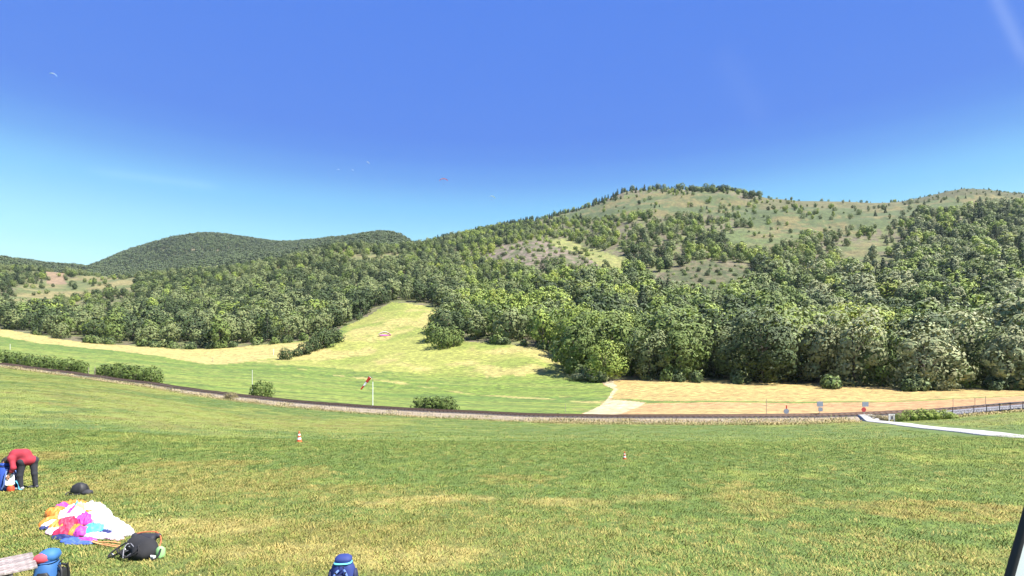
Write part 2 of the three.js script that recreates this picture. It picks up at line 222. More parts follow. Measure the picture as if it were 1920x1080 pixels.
function colorAt(k, x, d) {
  const n1 = fbm(x * .03 + 7, d * .05, 4), n2 = fbm(x * .2, d * .3, 3), j = (n2 - .5) * 3;
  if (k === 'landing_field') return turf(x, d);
  if (k === 'stubble_field') { if (plots.sandTrack(x + j * .4, d + j * .4)) return mixc(SAND, DRY, n2 * .5); return mixc(plots.tanUpper(x, d) ? TAN : TAN2, DRY, clamp((n1 - .4) * 1.6, 0, .7)); }
  if (k === 'valley_meadow') {
    let c = mixc(CROP, CROP2, smoothstep(fbm(x * .012, d * .11 + x * .02, 4), .4, .62));
    c = mixc(c, [.085, .155, .026], smoothstep(fbm(x * .025 + 9, d * .4 + x * .1, 4), .48, .64) * .6);
    c = mixc(c, [.25, .28, .06], smoothstep(fbm(x * .035 + 70, d * .5 + x * .14, 4), .54, .66) * .5);
    if (x > 10 && d < 115) c = mixc(c, DRY, smoothstep(n2, .5, .7) * .25);
    if (plots.yellowMeadow(x + j, d + j * 2)) c = mixc(mixc(HAY, CROP2, smoothstep(n1, .42, .58) * .75), DRY, smoothstep(fbm(x * .07 + 30, d * .06, 5), .52, .66) * .75);
    if (plots.dryStrip(x + j, d + j)) c = mixc(DRY, HAY, clamp((n1 - .35) * 1.2, 0, 1) * .5);
    const fur = Math.abs(d - (railD(x) + 44 + x * -.34 + (n1 - .5) * 8)); if (x < 20 && fur < 1.6) c = mixc(c, DRY, .7 * smoothstep(n2, .35, .6));
    if (d - railD(x) < 7 * n1) c = mixc(c, DRY, .75);
    return c;
  }
  const floor = mixc([.155, .13, .08], [.125, .155, .046], smoothstep(n2, .35, .65)), grass = mixc([.13, .165, .045], [.24, .2, .075], smoothstep(n1, .38, .6));
  if (plots.redBank(x, d)) return [.27, .19, .11];
  if (plots.rockyGrass(x, d)) return mixc([.2, .25, .06], [.28, .25, .09], n2);
  if (plots.rocky(x, d)) return mixc([.22, .17, .13], [.10, .12, .04], smoothstep(n2, .4, .65));
  if (plots.heath(x, d)) return mixc([.14, .122, .062], [.07, .09, .03], smoothstep(n2, .3, .6));
  if (x / d > .465 && d > 735) return x / d > .73 ? mixc([.07, .082, .035], [.11, .105, .045], n2) : mixc([.165, .145, .06], [.1, .112, .045], n1);
  if (plots.hilltop(x + j * 3, d + j * 3)) return mixc([.175, .152, .058], [.085, .115, .038], smoothstep(n1 * .7 + n2 * .3, .4, .54));
  if (plots.glade(x, d) || plots.glade2(x, d)) return mixc([.11, .145, .045], [.18, .16, .065], smoothstep(n1, .4, .62));
  if (plots.pasture(x, d) || plots.clearing(x, d)) return mixc([.13, .155, .05], [.24, .21, .085], smoothstep(n1, .4, .62));
  return mixc(floor, grass, .3 * smoothstep(n2, .4, .7) + (x < -150 && d > 330 && d < 900 ? .2 : 0));
}
{
  const ds = [-22, -10, -3, 1, 3.4]; for (let d = 4.4; d < DMAX; d *= d < 60 ? 1.019 : d < 140 ? 1.0085 : d < 900 ? 1.0155 : 1.024) ds.push(d);
  const us = []; for (let u = -1.28; u <= 1.2801; u += Math.abs(u) < 1.02 ? .0027 : .02) us.push(u);
  const nu = us.length, nd = ds.length, P = new Float32Array(nu * nd * 3), kinds = new Array(nu * nd);
  for (let i = 0; i < nd; i++) for (let j = 0; j < nu; j++) { const d = ds[i], x = us[j] * Math.max(d, 16), k = (i * nu + j); P[k * 3] = x; P[k * 3 + 1] = ground(x, d); P[k * 3 + 2] = -d; }
  const faces = { landing_field: [], valley_meadow: [], stubble_field: [], hillside: [] };
  for (let i = 0; i < nd - 1; i++) for (let j = 0; j < nu - 1; j++) {
    const a = i * nu + j, b = a + 1, c = a + nu, e = c + 1;
    for (const [p, q, r] of [[a, b, c], [b, e, c]]) faces[classAt((P[p * 3] + P[q * 3] + P[r * 3]) / 3, -(P[p * 3 + 2] + P[q * 3 + 2] + P[r * 3 + 2]) / 3)].push(p, q, r);
  }
  // shared smooth normals
  const whole = new THREE.BufferGeometry(); whole.setAttribute('position', new THREE.BufferAttribute(P, 3)); whole.setIndex([].concat(...Object.values(faces).map((f) => f.slice(0, 3)))); 
  const N = new Float32Array(nu * nd * 3);
  for (let i = 0; i < nd; i++) for (let j = 0; j < nu; j++) { const k = i * nu + j, l = i * nu + Math.max(0, j - 1), r = i * nu + Math.min(nu - 1, j + 1), n = Math.max(0, i - 1) * nu + j, f = Math.min(nd - 1, i + 1) * nu + j; const e1 = V(P[r * 3] - P[l * 3], P[r * 3 + 1] - P[l * 3 + 1], P[r * 3 + 2] - P[l * 3 + 2]), e2 = V(P[f * 3] - P[n * 3], P[f * 3 + 1] - P[n * 3 + 1], P[f * 3 + 2] - P[n * 3 + 2]); e1.cross(e2).normalize(); if (e1.y < 0) e1.negate(); N.set([e1.x, e1.y, e1.z], k * 3); }
  const texture = { landing_field: [5.3, 5.3], valley_meadow: [26, 26], stubble_field: [22, 22], hillside: [60, 60] };
  const said = { landing_field: ['mown landing field of patchy green and straw grass', 'grass field'], valley_meadow: ['bright green and yellow meadow beyond the railway', 'meadow'], stubble_field: ['bare tan field at the foot of the wooded slope', 'field'], hillside: ['hillside ground under the woods and hilltop pasture', 'hill'] };
  for (const [k, f] of Object.entries(faces)) {
    const map = new Map(), pos = [], nor = [], col = [], uv = [], idx = [];
    for (const v of f) { let w = map.get(v); if (w === undefined) { w = pos.length / 3; map.set(v, w); const x = P[v * 3], y = P[v * 3 + 1], z = P[v * 3 + 2]; pos.push(x, y, z); nor.push(N[v * 3], N[v * 3 + 1], N[v * 3 + 2]); const c = colorAt(k, x, -z); col.push(c[0] / MEAN, c[1] / MEAN, c[2] / MEAN); uv.push(x / texture[k][0], z / texture[k][1]); } idx.push(w); }
    const m = new THREE.Mesh(geoOf(pos, idx, { normal: nor, color: col, uv }), sheetMats[k]); m.name = k; m.receiveShadow = m.castShadow = true; tag(m, said[k][0], said[k][1], null, 'structure'); scene.add(m);
  }
}
console.log('ground', Date.now() - wallClock);

// ---------- railway, path ----------
// a ribbon along a line: profile = [[offset, lift], ...] from the near side to the far side, lift over the ground under the line
function ribbon(line, profile, follow = true) {
  const pos = [], idx = [], n = profile.length, uv = [];
  line.forEach((p, i) => {
    const a = line[Math.max(0, i - 1)], b = line[Math.min(line.length - 1, i + 1)], t = V(b.x - a.x, 0, b.z - a.z).normalize(), s = V(-t.z, 0, t.x), base = ground(p.x, -p.z);   // s points to the near side
    for (const [o, l] of profile) { const x = p.x + s.x * o, z = p.z + s.z * o; pos.push(x, (follow ? ground(x, -z) : base) + l, z); uv.push(x / 3, z / 3); }
  });
  for (let i = 0; i < line.length - 1; i++) for (let j = 0; j < n - 1; j++) { const a = i * n + j, b = a + 1, c = a + n, d = c + 1; idx.push(a, c, b, b, c, d); }
  return geoOf(pos, idx, { uv });
}
const gravelMap = tile(512, (u, v) => { const s = wrapNoise(u, v, 90) * .55 + wrapNoise(u, v, 220) * .45; return .72 + (s - .5) * .75; });
const stoneMat = (r, g, b) => new THREE.MeshStandardMaterial({ color: C(r, g, b), map: gravelMap, roughness: 1, bumpMap: gravelMap, bumpScale: .04 });
{
  const t = new THREE.Group(); t.name = 'railway_track'; tag(t, 'single railway line on a dark ballast bank along the field', 'railway', null, 'structure'); scene.add(t);
  const n = railLine.length, soft = railLine;
  part(t, 'verge', ribbon(soft, [[3.6, -.25], [2.9, .06], [1.75, .44], [1.2, .5]], false), stoneMat(.55, .46, .34));
  part(t, 'ballast', ribbon(soft, [[1.3, .46], [1.15, .6], [-1.15, .6], [-2.3, .1], [-3.0, -.5]], false), stoneMat(.13, .11, .105));
  const rail = (o) => { const pts = soft.map((p, i) => { const a = soft[Math.max(0, i - 1)], b = soft[Math.min(n - 1, i + 1)], s = V(-(b.z - a.z), 0, b.x - a.x).normalize(); return V(p.x + s.x * o, ground(p.x, -p.z), p.z + s.z * o); }); const pos = [], idx = [], sec = [[-.07, .66], [-.02, .68], [-.035, .79], [.035, .79], [.02, .68], [.07, .66]]; pts.forEach((p) => { for (const [q, h] of sec) pos.push(p.x, p.y + h, p.z + q); }); for (let i = 0; i < pts.length - 1; i++) for (let j = 0; j < 5; j++) { const a = i * 6 + j, b = a + 1, c = a + 6, d = c + 1; idx.push(a, c, b, b, c, d); } return geoOf(pos, idx); };
  const rust = mat(.13, .075, .05, .6, { metalness: .35 });
  part(t, 'rail', rail(.72), rust); part(t, 'rail', rail(-.72), rust);
  const len = railCurve.getLength(), ties = [], wood = mat(.07, .055, .047), tie = new THREE.BoxGeometry(.24, .14, 2.0);
  const count = Math.floor(len / .62), inst = new THREE.InstancedMesh(tie, wood, count), m4 = new THREE.Matrix4(), q = new THREE.Quaternion();
  for (let i = 0; i < count; i++) { const w = i / count, p = railCurve.getPointAt(w), tg = railCurve.getTangentAt(w); q.setFromAxisAngle(V(0, 1, 0), Math.atan2(-tg.z, tg.x)); inst.setMatrixAt(i, m4.compose(V(p.x, ground(p.x, -p.z) + .6, p.z), q, V(1, 1, 1))); }
  inst.name = 'sleepers'; inst.userData.kind = 'stuff'; t.add(inst);
}
let pathLine;
{
  pathLine = new THREE.CatmullRomCurve3([[2080, 832], [1920, 820], [1800, 808], [1700, 797], [1640, 790], [1606, 785], [1592, 782.5]].map(([x, y]) => meet(x, y))).getSpacedPoints(160);
  const c = ribbon(pathLine, [[.8, -.4], [.72, .05], [-.72, .05], [-.8, -.4]]), cp = c.attributes.position;
  for (let i = 0; i < cp.count; i++) cp.setY(i, cp.getY(i) + .56 * (1 - smoothstep(railD(cp.getX(i)) + cp.getZ(i), 1.2, 4)));      // ramp up the verge to the rails
  c.computeVertexNormals();
  const p = new THREE.Mesh(c, new THREE.MeshStandardMaterial({ color: C(.74, .72, .7), map: gravelMap, roughness: .95 })); p.name = 'footpath'; p.receiveShadow = true; tag(p, 'pale concrete footpath leading across the lawn to the level crossing', 'path', null, 'structure'); scene.add(p);
}

// ---------- trees ----------
const leafMat = (r, g, b) => new THREE.MeshPhysicalMaterial({ color: C(r, g, b), vertexColors: true, roughness: .75, transmission: .16, thickness: 0, side: THREE.DoubleSide, specularIntensity: .5 });
// a cloud of leaf-sized faces: clumps = [[centre, radius, out]]
function leaves(clumps, per, size, flat = .3) {
  const pos = [], nor = [], col = [], idx = [];
  for (const [c, r, out, tone = 1] of clumps) for (let i = 0; i < per; i++) {
    const n = V(rr(-1, 1), rr(-1, 1), rr(-1, 1)).normalize(); if (n.dot(out) < -.35 && rnd() < .75) n.negate();
    const p = c.clone().addScaledVector(n, r * rr(.82, 1.06));
    const sn = n.clone().multiplyScalar(.8).addScaledVector(out, .5).add(V(rr(-.25, .25), rr(0, .4), rr(-.25, .25))).normalize(), face = n.clone().addScaledVector(out, .15).add(V(rr(-flat, flat), rr(-flat, flat) + .12, rr(-flat, flat))).normalize(), t = V(rr(-1, 1), rr(-1, 1), rr(-1, 1)).cross(face).normalize(), b = face.clone().cross(t), s = size * rr(.55, 1.25), w = s * rr(.5, .85), k = pos.length / 3, q = tone * rr(.84, 1.16), warm = rr(.9, 1.12);
    for (const [x, y] of [[-1, 0], [0, -.8], [1, .1], [.1, .9]]) { pos.push(p.x + t.x * x * s * .5 + b.x * y * w * .5, p.y + t.y * x * s * .5 + b.y * y * w * .5, p.z + t.z * x * s * .5 + b.z * y * w * .5); nor.push(sn.x, sn.y, sn.z); col.push(q * warm, q, q * .9); }
    idx.push(k, k + 1, k + 2, k, k + 2, k + 3);
  }
  return geoOf(pos, idx, { normal: nor, color: col });
}
// crowns are made for a tree 1 unit tall
function broadCrown(wide, low, clumpsN, per, size, lumps = .3) {
  const list = [], cy = (1 + low) / 2, ry = (1 - low) / 2;
  for (let i = 0; i < clumpsN; i++) { const y = 1 - 2 * (i + .5) / clumpsN, a = i * 2.39996 + rr(-.4, .4), s = Math.sqrt(1 - y * y), o = V(Math.cos(a) * s, y, Math.sin(a) * s), k = rr(.5, .9) * (1 + (rnd() - .5) * lumps), r = wide * rr(.28, .5); list.push([V(o.x * wide * k, cy + o.y * (ry - r * .5) * clamp(k + .12, 0, 1), o.z * wide * k), r, o, rr(.84, 1.16)]); }
  return leaves(list, per, size);
}
function coniferCrown(wide, tiers, per, size) {
  const list = []; for (let i = 0; i < tiers; i++) { const f = i / tiers, R = wide * (1 - f) * rr(.85, 1.1) + .012, n = Math.max(3, Math.round(9 * (1 - f))); for (let j = 0; j < n; j++) { const a = j / n * 6.283 + rr(0, .6) + i, o = V(Math.cos(a), .05, Math.sin(a)).normalize(); for (const k of [.45, .9]) list.push([V(o.x * R * k, .1 + f * .88 - k * R * .35 + rr(-.01, .01), o.z * R * k), R * .3 + .014, o, rr(.8, 1.15)]); } }
  return leaves(list, per, size, .3);
}
function trunkGeo(r, top, limbs, wide) { const list = [bar(V(0, -.05, 0), V(rr(-.02, .02), top * .55, rr(-.02, .02)), r, r * .62, 7), bar(V(0, top * .53, 0), V(rr(-.04, .04), top, rr(-.04, .04)), r * .64, r * .2, 6)]; for (let i = 0; i < limbs; i++) { const a = i * 2.4 + rr(0, 1), h = rr(.22, .6) * top; list.push(bar(V(0, h, 0), V(Math.cos(a) * wide * .62, h + rr(.14, .3), Math.sin(a) * wide * .62), r * .4, r * .12, 5)); } return merged(list); }
const bark = mat(.12, .095, .075, .95);
const full = [], light = [];
for (const [w, low] of [[.36, -.06], [.42, -.1], [.31, -.05], [.38, -.08], [.46, -.08]]) { full.push({ crown: broadCrown(w, low, 30, 112, .054, .8), trunk: trunkGeo(.022, .8, 6, w) }); light.push(broadCrown(w, low - .02, 24, 40, .096, .8)); }
const poplar = { crown: broadCrown(.19, -.03, 36, 60, .05, .4), trunk: trunkGeo(.018, .9, 4, .15) };
const firs = [.2, .26].map((w) => ({ crown: coniferCrown(w, 13, 9, .05), trunk: trunkGeo(.016, .95, 0, .1) })), firLight = coniferCrown(.24, 8, 5, .1);
const bushes = [[.62, 36], [.75, 44], [.55, 34]].map(([w, n]) => ({ crown: broadCrown(w, -.12, n, 30, .13, .5), trunk: trunkGeo(.035, .6, 5, w * .7) })), bushLight = broadCrown(.7, -.2, 12, 14, .3);
const tones = { // leaf colours
  'dark green': [.05, .078, .026], 'mid green': [.118, .165, .042], 'grey green': [.155, .19, .078], 'bright green': [.21, .275, .056], 'yellow green': [.25, .3, .056], 'silvery green': [.24, .265, .14],
};
const toneNames = Object.keys(tones), leafMats = Object.fromEntries(toneNames.map((k) => [k, leafMat(...tones[k])])), firMat = leafMat(.042, .066, .028), copyLeaf = leafMat(1, 1, 1);
const treeList = [];
{
  const bins = new Float32Array(600).fill(9e9), sky = new Float32Array(600).fill(9e9);          // canopy and ground skylines already met, per bearing
  const bin = (u) => clamp(Math.floor((u + 1.2) / 2.4 * 600), 0, 599);
  for (let d = 100; d < 1100; d += d < 200 ? 7.8 : d < 420 ? 9.4 : 9.2) {
    const step = d < 200 ? 8 : d < 420 ? 9.6 : 9.4;
    for (let b = 0; b < 600; b++) { const u = -1.2 + (b + .5) / 250, y = HOR - (ground(u * d, d) - EYE) / d * F; if (y < sky[b]) sky[b] = y; }
    for (let x = -1.13 * d; x < 1.13 * d; x += step) {
      const dx = x + rr(-.42, .42) * step, dd = d + rr(-.42, .42) * step, u = dx / dd, e = edgeD(u); if (dd < e + rr(.5, 3.5)) continue;
      const px = 960 + u * F, g = ground(dx, dd), n1 = fbm(dx * .02 + 11, dd * .02, 3), n2 = noise(dx * .045 + 50, dd * .045);
      let keep = 1, H = lerp(rr(8, 14.5), rr(5.5, 11), smoothstep(dd, 300, 650)), kind = 'broad';
      if (px > 1080) H = lerp(rr(9.5, dd < 190 ? 20 : 18), rr(5, 13.5), smoothstep(dd, 330, 640));
      const bald = px > 1425 && dd > 735;
      if (bald) { keep = px > 1690 ? .45 : n2 > .7 ? .2 : .04; H = px > 1690 ? rr(1.5, 3.2) : rr(2.5, 6); }
      else if (plots.hilltop(dx, dd)) { keep = n2 > .6 ? .42 : .06; H = rr(3, 8); }
      else if (plots.rocky(dx, dd)) { keep = .5; H = rr(1.6, 4.5); kind = 'bush'; }
      else if (plots.rockyGrass(dx, dd)) keep = 0;
      else if (plots.heath(dx, dd)) { keep = .75; H = rr(1.2, 3.4); kind = 'bush'; }
      else if (plots.clearing(dx, dd)) { keep = .1; }
      else if (plots.glade(dx, dd) || plots.glade2(dx, dd)) { keep = n2 > .6 ? .3 : .08; H = rr(2.5, 6); }
      else if (plots.pasture(dx, dd) || plots.redBank(dx, dd)) { keep = n2 > .66 ? .5 : .07; H = rr(3.5, 7); }
      else if (px < 260 && dd > 330) { keep = .55; H = rr(5, 10); }
      else if (px > 1000 && px < 1700 && dd > 400) { keep = n1 > .54 ? .42 : .82; H *= rr(.6, 1); }
      if (rnd() > keep) continue;
      if (kind === 'broad') {
        const ridge = px > 800 && px < 1260 && g > ground(u * 960, 960) - 22 && dd > 640;
        if (ridge ? rnd() < .75 : rnd() < (px > 1640 && dd > 180 ? .16 : px < 700 ? .1 : .05)) { kind = 'fir'; H *= ridge ? 1.1 : 1.15; }
        else if (px > 1560 && rnd() < .22) { kind = 'poplar'; H *= 1.2; }
      }
      const left = px < 860 ? 1 : 0, r = rnd() * .5 + n2 * .7 - .1 - left * .2 - (px > 1560 ? .02 : 0);
      let tone = r < .31 ? 0 : r < .5 ? 1 : r < .62 ? 2 : r < .82 ? 3 : 4; if (left && rnd() < .35) tone = 2; if (px > 1500 && rnd() < .2) tone = 5; if (kind === 'poplar' && rnd() < .5) tone = 5;
      const topY = HOR - (g + H - EYE) / dd * F, B = bin(u), half = Math.max(0, Math.round(H * .36 / dd * 250));
      if (topY > sky[B] + 26 && dd > 140) continue;
      let show = 0, cover = topY + H * .12 / dd * F; for (let b = B - half; b <= B + half; b++) { const q = clamp(b, 0, 599); show += Math.max(0, Math.min(bins[q], HOR - (g - EYE) / dd * F) - topY); if (cover < bins[q]) bins[q] = cover; }
      if (Math.abs(u) > .985) show = 0;
      treeList.push({ x: dx, z: -dd, y: g - .15, H, kind, tone, show: show * 4, d: dd, u, px, turn: rr(0, 6.28), wide: rr(.88, 1.18), v: Math.floor(rnd() * 5) });
    }
  }
}
function placeTree(name, form, material, label, group, t, wide = 1, trunkMat = bark) {
  const g = thing(name, label, name.includes('bush') || name.includes('shrub') ? 'bush' : 'tree', V(t.x, t.y, t.z), t.turn, group); g.scale.set(t.H * wide, t.H, t.H * wide);
  part(g, 'trunk', form.trunk, trunkMat); part(g, 'crown', form.crown, material); return g;
}
const where = (t) => t.px < 300 && t.d > 330 ? 'on the scrubby slope above the pasture' : t.px < 735 ? (t.d < 300 ? 'at the foot of the wood behind the pale dry strip' : 'higher in the wood behind the pale dry strip') : t.px < 1062 ? 'in the wood above the yellow meadow' : t.d < 165 ? 'at the foot of the wooded slope behind the tan field' : t.d < 520 ? 'on the wooded slope above the tan field' : 'near the hilltop pasture';
{
  const rest = [], pick = { broad: 290, fir: 70, poplar: 50, bush: 40 };
  treeList.sort((a, b) => b.show - a.show);
  for (const t of treeList) {
    if (t.show < 40 || pick[t.kind]-- <= 0) { rest.push(t); continue; }
    const tn = toneNames[t.tone], w = where(t), size = t.H < 8 ? 'small' : t.H < 12 ? 'mid-height' : 'tall', form = t.wide > 1.08 ? 'broad' : t.wide < .97 ? 'narrow' : 'round';
    if (t.kind === 'fir') placeTree('conifer_tree', firs[t.v % 2], firMat, `${size} ${form === 'round' ? '' : form + ' '}dark pointed conifer ${w}`, `${size} ${form} conifers ${w}`, t, t.wide);
    else if (t.kind === 'poplar') placeTree('slender_tree', poplar, leafMats[tn], `${size} slender ${tn} tree ${w}`, `${size} slender ${tn} trees ${w}`, t, t.wide);
    else if (t.kind === 'bush') placeTree('shrub', bushes[t.v % 3], leafMats[tn], `low ${tn} shrub ${plots.rocky(t.x, t.d) ? 'on the rocky brown patch' : 'on the brown heath patch'} of the hillside`, 'hillside shrubs', t, t.wide);
    else placeTree('broadleaf_tree', t.d < 190 ? full[t.v] : { crown: light[t.v], trunk: full[t.v].trunk }, leafMats[tn], `${size} ${form} ${tn} tree ${w}`, `${size} ${form} ${tn} trees ${w}`, t, t.wide);
  }
  const wood = new THREE.Group(); wood.name = 'woodland'; tag(wood, 'dense mass of mixed trees covering the hillsides', 'woodland', null, 'stuff'); scene.add(wood);
  const m4 = new THREE.Matrix4(), q = new THREE.Quaternion(), col = new THREE.Color(), sets = {};
  for (const t of rest) { const far = t.d > 190, key = t.kind === 'fir' ? (far ? 'f' : 'F') : t.kind === 'poplar' ? 'p' : t.kind === 'bush' ? 'b' : (far ? 'l' : 'B') + t.v; (sets[key] ??= []).push(t); }
  for (const [key, list] of Object.entries(sets)) {
    const geo = key === 'f' ? firLight : key === 'F' ? firs[0].crown : key === 'p' ? poplar.crown : key === 'b' ? bushLight : key[0] === 'l' ? light[+key[1]] : full[+key[1]].crown;
    const im = new THREE.InstancedMesh(geo, copyLeaf, list.length); im.name = key === 'f' || key === 'F' ? 'conifers' : key === 'b' ? 'shrubs' : 'broadleaf_trees'; im.userData.kind = 'stuff'; im.castShadow = im.receiveShadow = true;
    list.forEach((t, i) => { im.setMatrixAt(i, m4.compose(V(t.x, t.y, t.z), q.setFromAxisAngle(V(0, 1, 0), t.turn), V(t.H * t.wide, t.H, t.H * t.wide))); const c = t.kind === 'fir' ? [.042, .066, .028] : tones[toneNames[t.tone]], v = rr(.88, 1.12); im.setColorAt(i, col.setRGB(c[0] * v, c[1] * v, c[2] * v)); });
    wood.add(im);
  }
  console.log('trees', treeList.length, 'instanced', rest.length);
}
{ // the wooded hills far behind
  const spots = [], sky = new Float32Array(600).fill(9e9);
  for (let d = 1080; d < 2600; d += d < 1500 ? 9 : 11) {
    for (let b = 0; b < 600; b++) { const u = -1.2 + (b + .5) / 250, y = HOR - (ground(u * d, d) - EYE) / d * F; if (y < sky[b]) sky[b] = y; }
    for (let u = -1.02; u < -.14; u += 10 / d) { const x = (u + rr(-4, 4) / d) * d, z = d + rr(-4.5, 4.5), g = ground(x, z), H = rr(8, 15); if (HOR - (g + H - EYE) / z * F > sky[clamp(Math.floor((u + 1.2) * 250), 0, 599)] + 3) continue; if (noise(x * .03, z * .03) > .86) continue; spots.push([x, g - 1, -z, H]); }
  }
  const f = new THREE.Group(); f.name = 'distant_forest'; tag(f, 'dark blue green forest covering the rounded hill far behind', 'forest', null, 'stuff'); scene.add(f);
  const far = [broadCrown(.5, -.1, 12, 9, .26), coniferCrown(.3, 5, 3, .2)], m4 = new THREE.Matrix4(), q = new THREE.Quaternion(), col = new THREE.Color();
  const lists = [[], []]; for (const s of spots) lists[rnd() < .25 ? 1 : 0].push(s);
  lists.forEach((l, k) => { const im = new THREE.InstancedMesh(far[k], copyLeaf, l.length); im.name = k ? 'conifers' : 'broadleaf_trees'; im.userData.kind = 'stuff'; l.forEach(([x, y, z, H], i) => { im.setMatrixAt(i, m4.compose(V(x, y, z), q.setFromAxisAngle(V(0, 1, 0), rr(0, 6.28)), V(H, H, H))); const v = rr(.8, 1.2) * (.85 + .4 * noise(x * .008, z * .008)); im.setColorAt(i, k ? col.setRGB(.034 * v, .055 * v, .024 * v) : col.setRGB(.062 * v, .09 * v, .034 * v)); }); f.add(im); });
  console.log('far trees', spots.length);
}

// ---------- hedges, shrubs, grass ----------
const hedgeMat = leafMat(.075, .115, .022), dryBushMat = leafMat(.2, .17, .09);
function bushAt(px, py, wpx, hpx, label, group, material = hedgeMat, name = 'bush') {   // foot of the bush, its width and height as seen
  const p = meet(px, py), d = -p.z, H = hpx * d / F * 1.06, W = wpx * d / F; const f = bushes[Math.floor(rnd() * 3)], w0 = f === bushes[0] ? .62 : f === bushes[1] ? .75 : .55;
  return placeTree(name, f, material, label, group, { x: p.x, y: p.y - .1, z: p.z, H, turn: rr(0, 6) }, W / (2 * w0 * H));
}
const railBush = 'hedge bushes beside the railway';
// behind the railway bank: placed just beyond the line
function hedgeRow(list, label, back) { for (const [px, wpx, hpx] of list) { const u = (px - 960) / F; let d = 100; for (let i = 0; i < 30; i++) d = railD(u * d) + back; const x = u * d, H = hpx * d / F * .76, W = wpx * d / F, k = Math.floor(rnd() * 3), w0 = [.62, .75, .55][k]; placeTree('hedge_bush', bushes[k], hedgeMat, label, railBush, { x, y: ground(x, d) - .15, z: -d, H, turn: rr(0, 6) }, W / (2 * w0 * H)); } }
hedgeRow([[4, 48, 38], [36, 40, 36], [66, 46, 36], [98, 44, 36], [128, 44, 37], [148, 30, 36]], 'dark leafy bush in the long hedge behind the railway bank', 6);
hedgeRow([[200, 34, 36], [226, 46, 42], [254, 44, 42], [284, 40, 42]], 'dark leafy bush in the short hedge behind the railway bank', 6);
hedgeRow([[491, 42, 44]], 'lone round dark bush behind the railway beside a post', 4.5);
hedgeRow([[796, 46, 40], [818, 50, 42], [838, 44, 40]], 'dark leafy bush in the clump behind the windsock', 4.2);
bushAt(433, 749, 24, 14, 'small dry brown bush on the near railway verge', null, dryBushMat, 'dry_bush');
for (const [x, y, w, h] of [[535, 674, 26, 20], [556, 668, 22, 14], [572, 664, 26, 22], [588, 658, 26, 26], [606, 652, 34, 34], [628, 642, 30, 26]]) bushAt(x, y, w, h, 'grey green shrub trailing out of the wood into the meadow', 'shrubs at the meadow corner', leafMats['dark green'], 'shrub');
for (const [x, y, w, h] of [[812, 640, 36, 34], [830, 652, 46, 36], [850, 648, 40, 34], [822, 622, 40, 40]]) bushAt(x, y, w, h, 'rounded shrub of the clump standing out into the yellow meadow', 'shrubs of the meadow clump', leafMats['mid green'], 'shrub');
for (const [x, y, w, h] of [[1085, 712, 40, 12], [1120, 714, 44, 14], [1105, 708, 34, 18]]) bushAt(x, y, w, h, 'low pale weedy shrub at the wood corner by the sandy track', 'weedy shrubs at the wood corner', leafMats['silvery green'], 'shrub');
bushAt(1808, 727, 30, 38, 'small bright green sapling alone in the gap of the wood', null, leafMats['bright green'], 'young_tree');
for (const [x, y, w, h] of [[1760, 731, 36, 16], [1785, 729, 30, 12]]) bushAt(x, y, w, h, 'low silvery shrub beside the bright sapling', 'silvery shrubs by the sapling', leafMats['silvery green'], 'shrub');
for (const [x, y, w, h] of [[1690, 790, 26, 16], [1708, 789, 30, 21], [1730, 788, 32, 22], [1750, 787, 28, 20], [1772, 786, 24, 18], [1784, 785, 20, 12]]) bushAt(x, y, w, h, 'light green bush of the low hedge beside the level crossing', 'low hedge by the level crossing', leafMats['bright green'], 'low_bush');
for (const [x, y, w, h] of [[1630, 788, 22, 12], [1648, 788, 30, 11], [1662, 789, 22, 9], [1425, 792, 20, 7]]) bushAt(x, y, w, h, 'dry straw coloured shrub beside the level crossing', 'dry shrubs by the crossing', dryBushMat, 'dry_bush');
for (const [x, y, w, h] of [[1010, 783, 40, 9], [1040, 783, 36, 9], [1300, 786, 26, 8]]) bushAt(x, y, w, h, 'low dark weedy shrub on the railway verge', 'verge shrubs', leafMats['dark green'], 'shrub');
{ // weeds and young growth along the foot of the woods
  const m4 = new THREE.Matrix4(), q = new THREE.Quaternion(), col = new THREE.Color(), spots = [];
  for (let i = 0; i < 3000; i++) { const u = rr(-1.05, 1.05), d = edgeD(u) + rr(-.5, 4.5), px = 960 + u * F; if (px > 735 && px < 822 || noise(u * 90, 3.3) < (px > 1100 ? .8 : .66)) continue; spots.push([u * d, d]); }
  const im = new THREE.InstancedMesh(bushLight, copyLeaf, spots.length); im.name = 'undergrowth'; tag(im, 'low undergrowth along the foot of the woods', 'undergrowth', null, 'stuff'); im.castShadow = im.receiveShadow = true;
  spots.forEach(([x, d], i) => { const H = rr(.5, 1) * rr(.8, 3.8), t = tones[toneNames[Math.floor(rnd() * 3)]]; im.setMatrixAt(i, m4.compose(V(x, ground(x, d) - .1, -d), q.setFromAxisAngle(V(0, 1, 0), rr(0, 6)), V(H * rr(.7, 1.2), H, H * rr(.7, 1.2)))); im.setColorAt(i, col.setRGB(...t)); });
  scene.add(im);
}
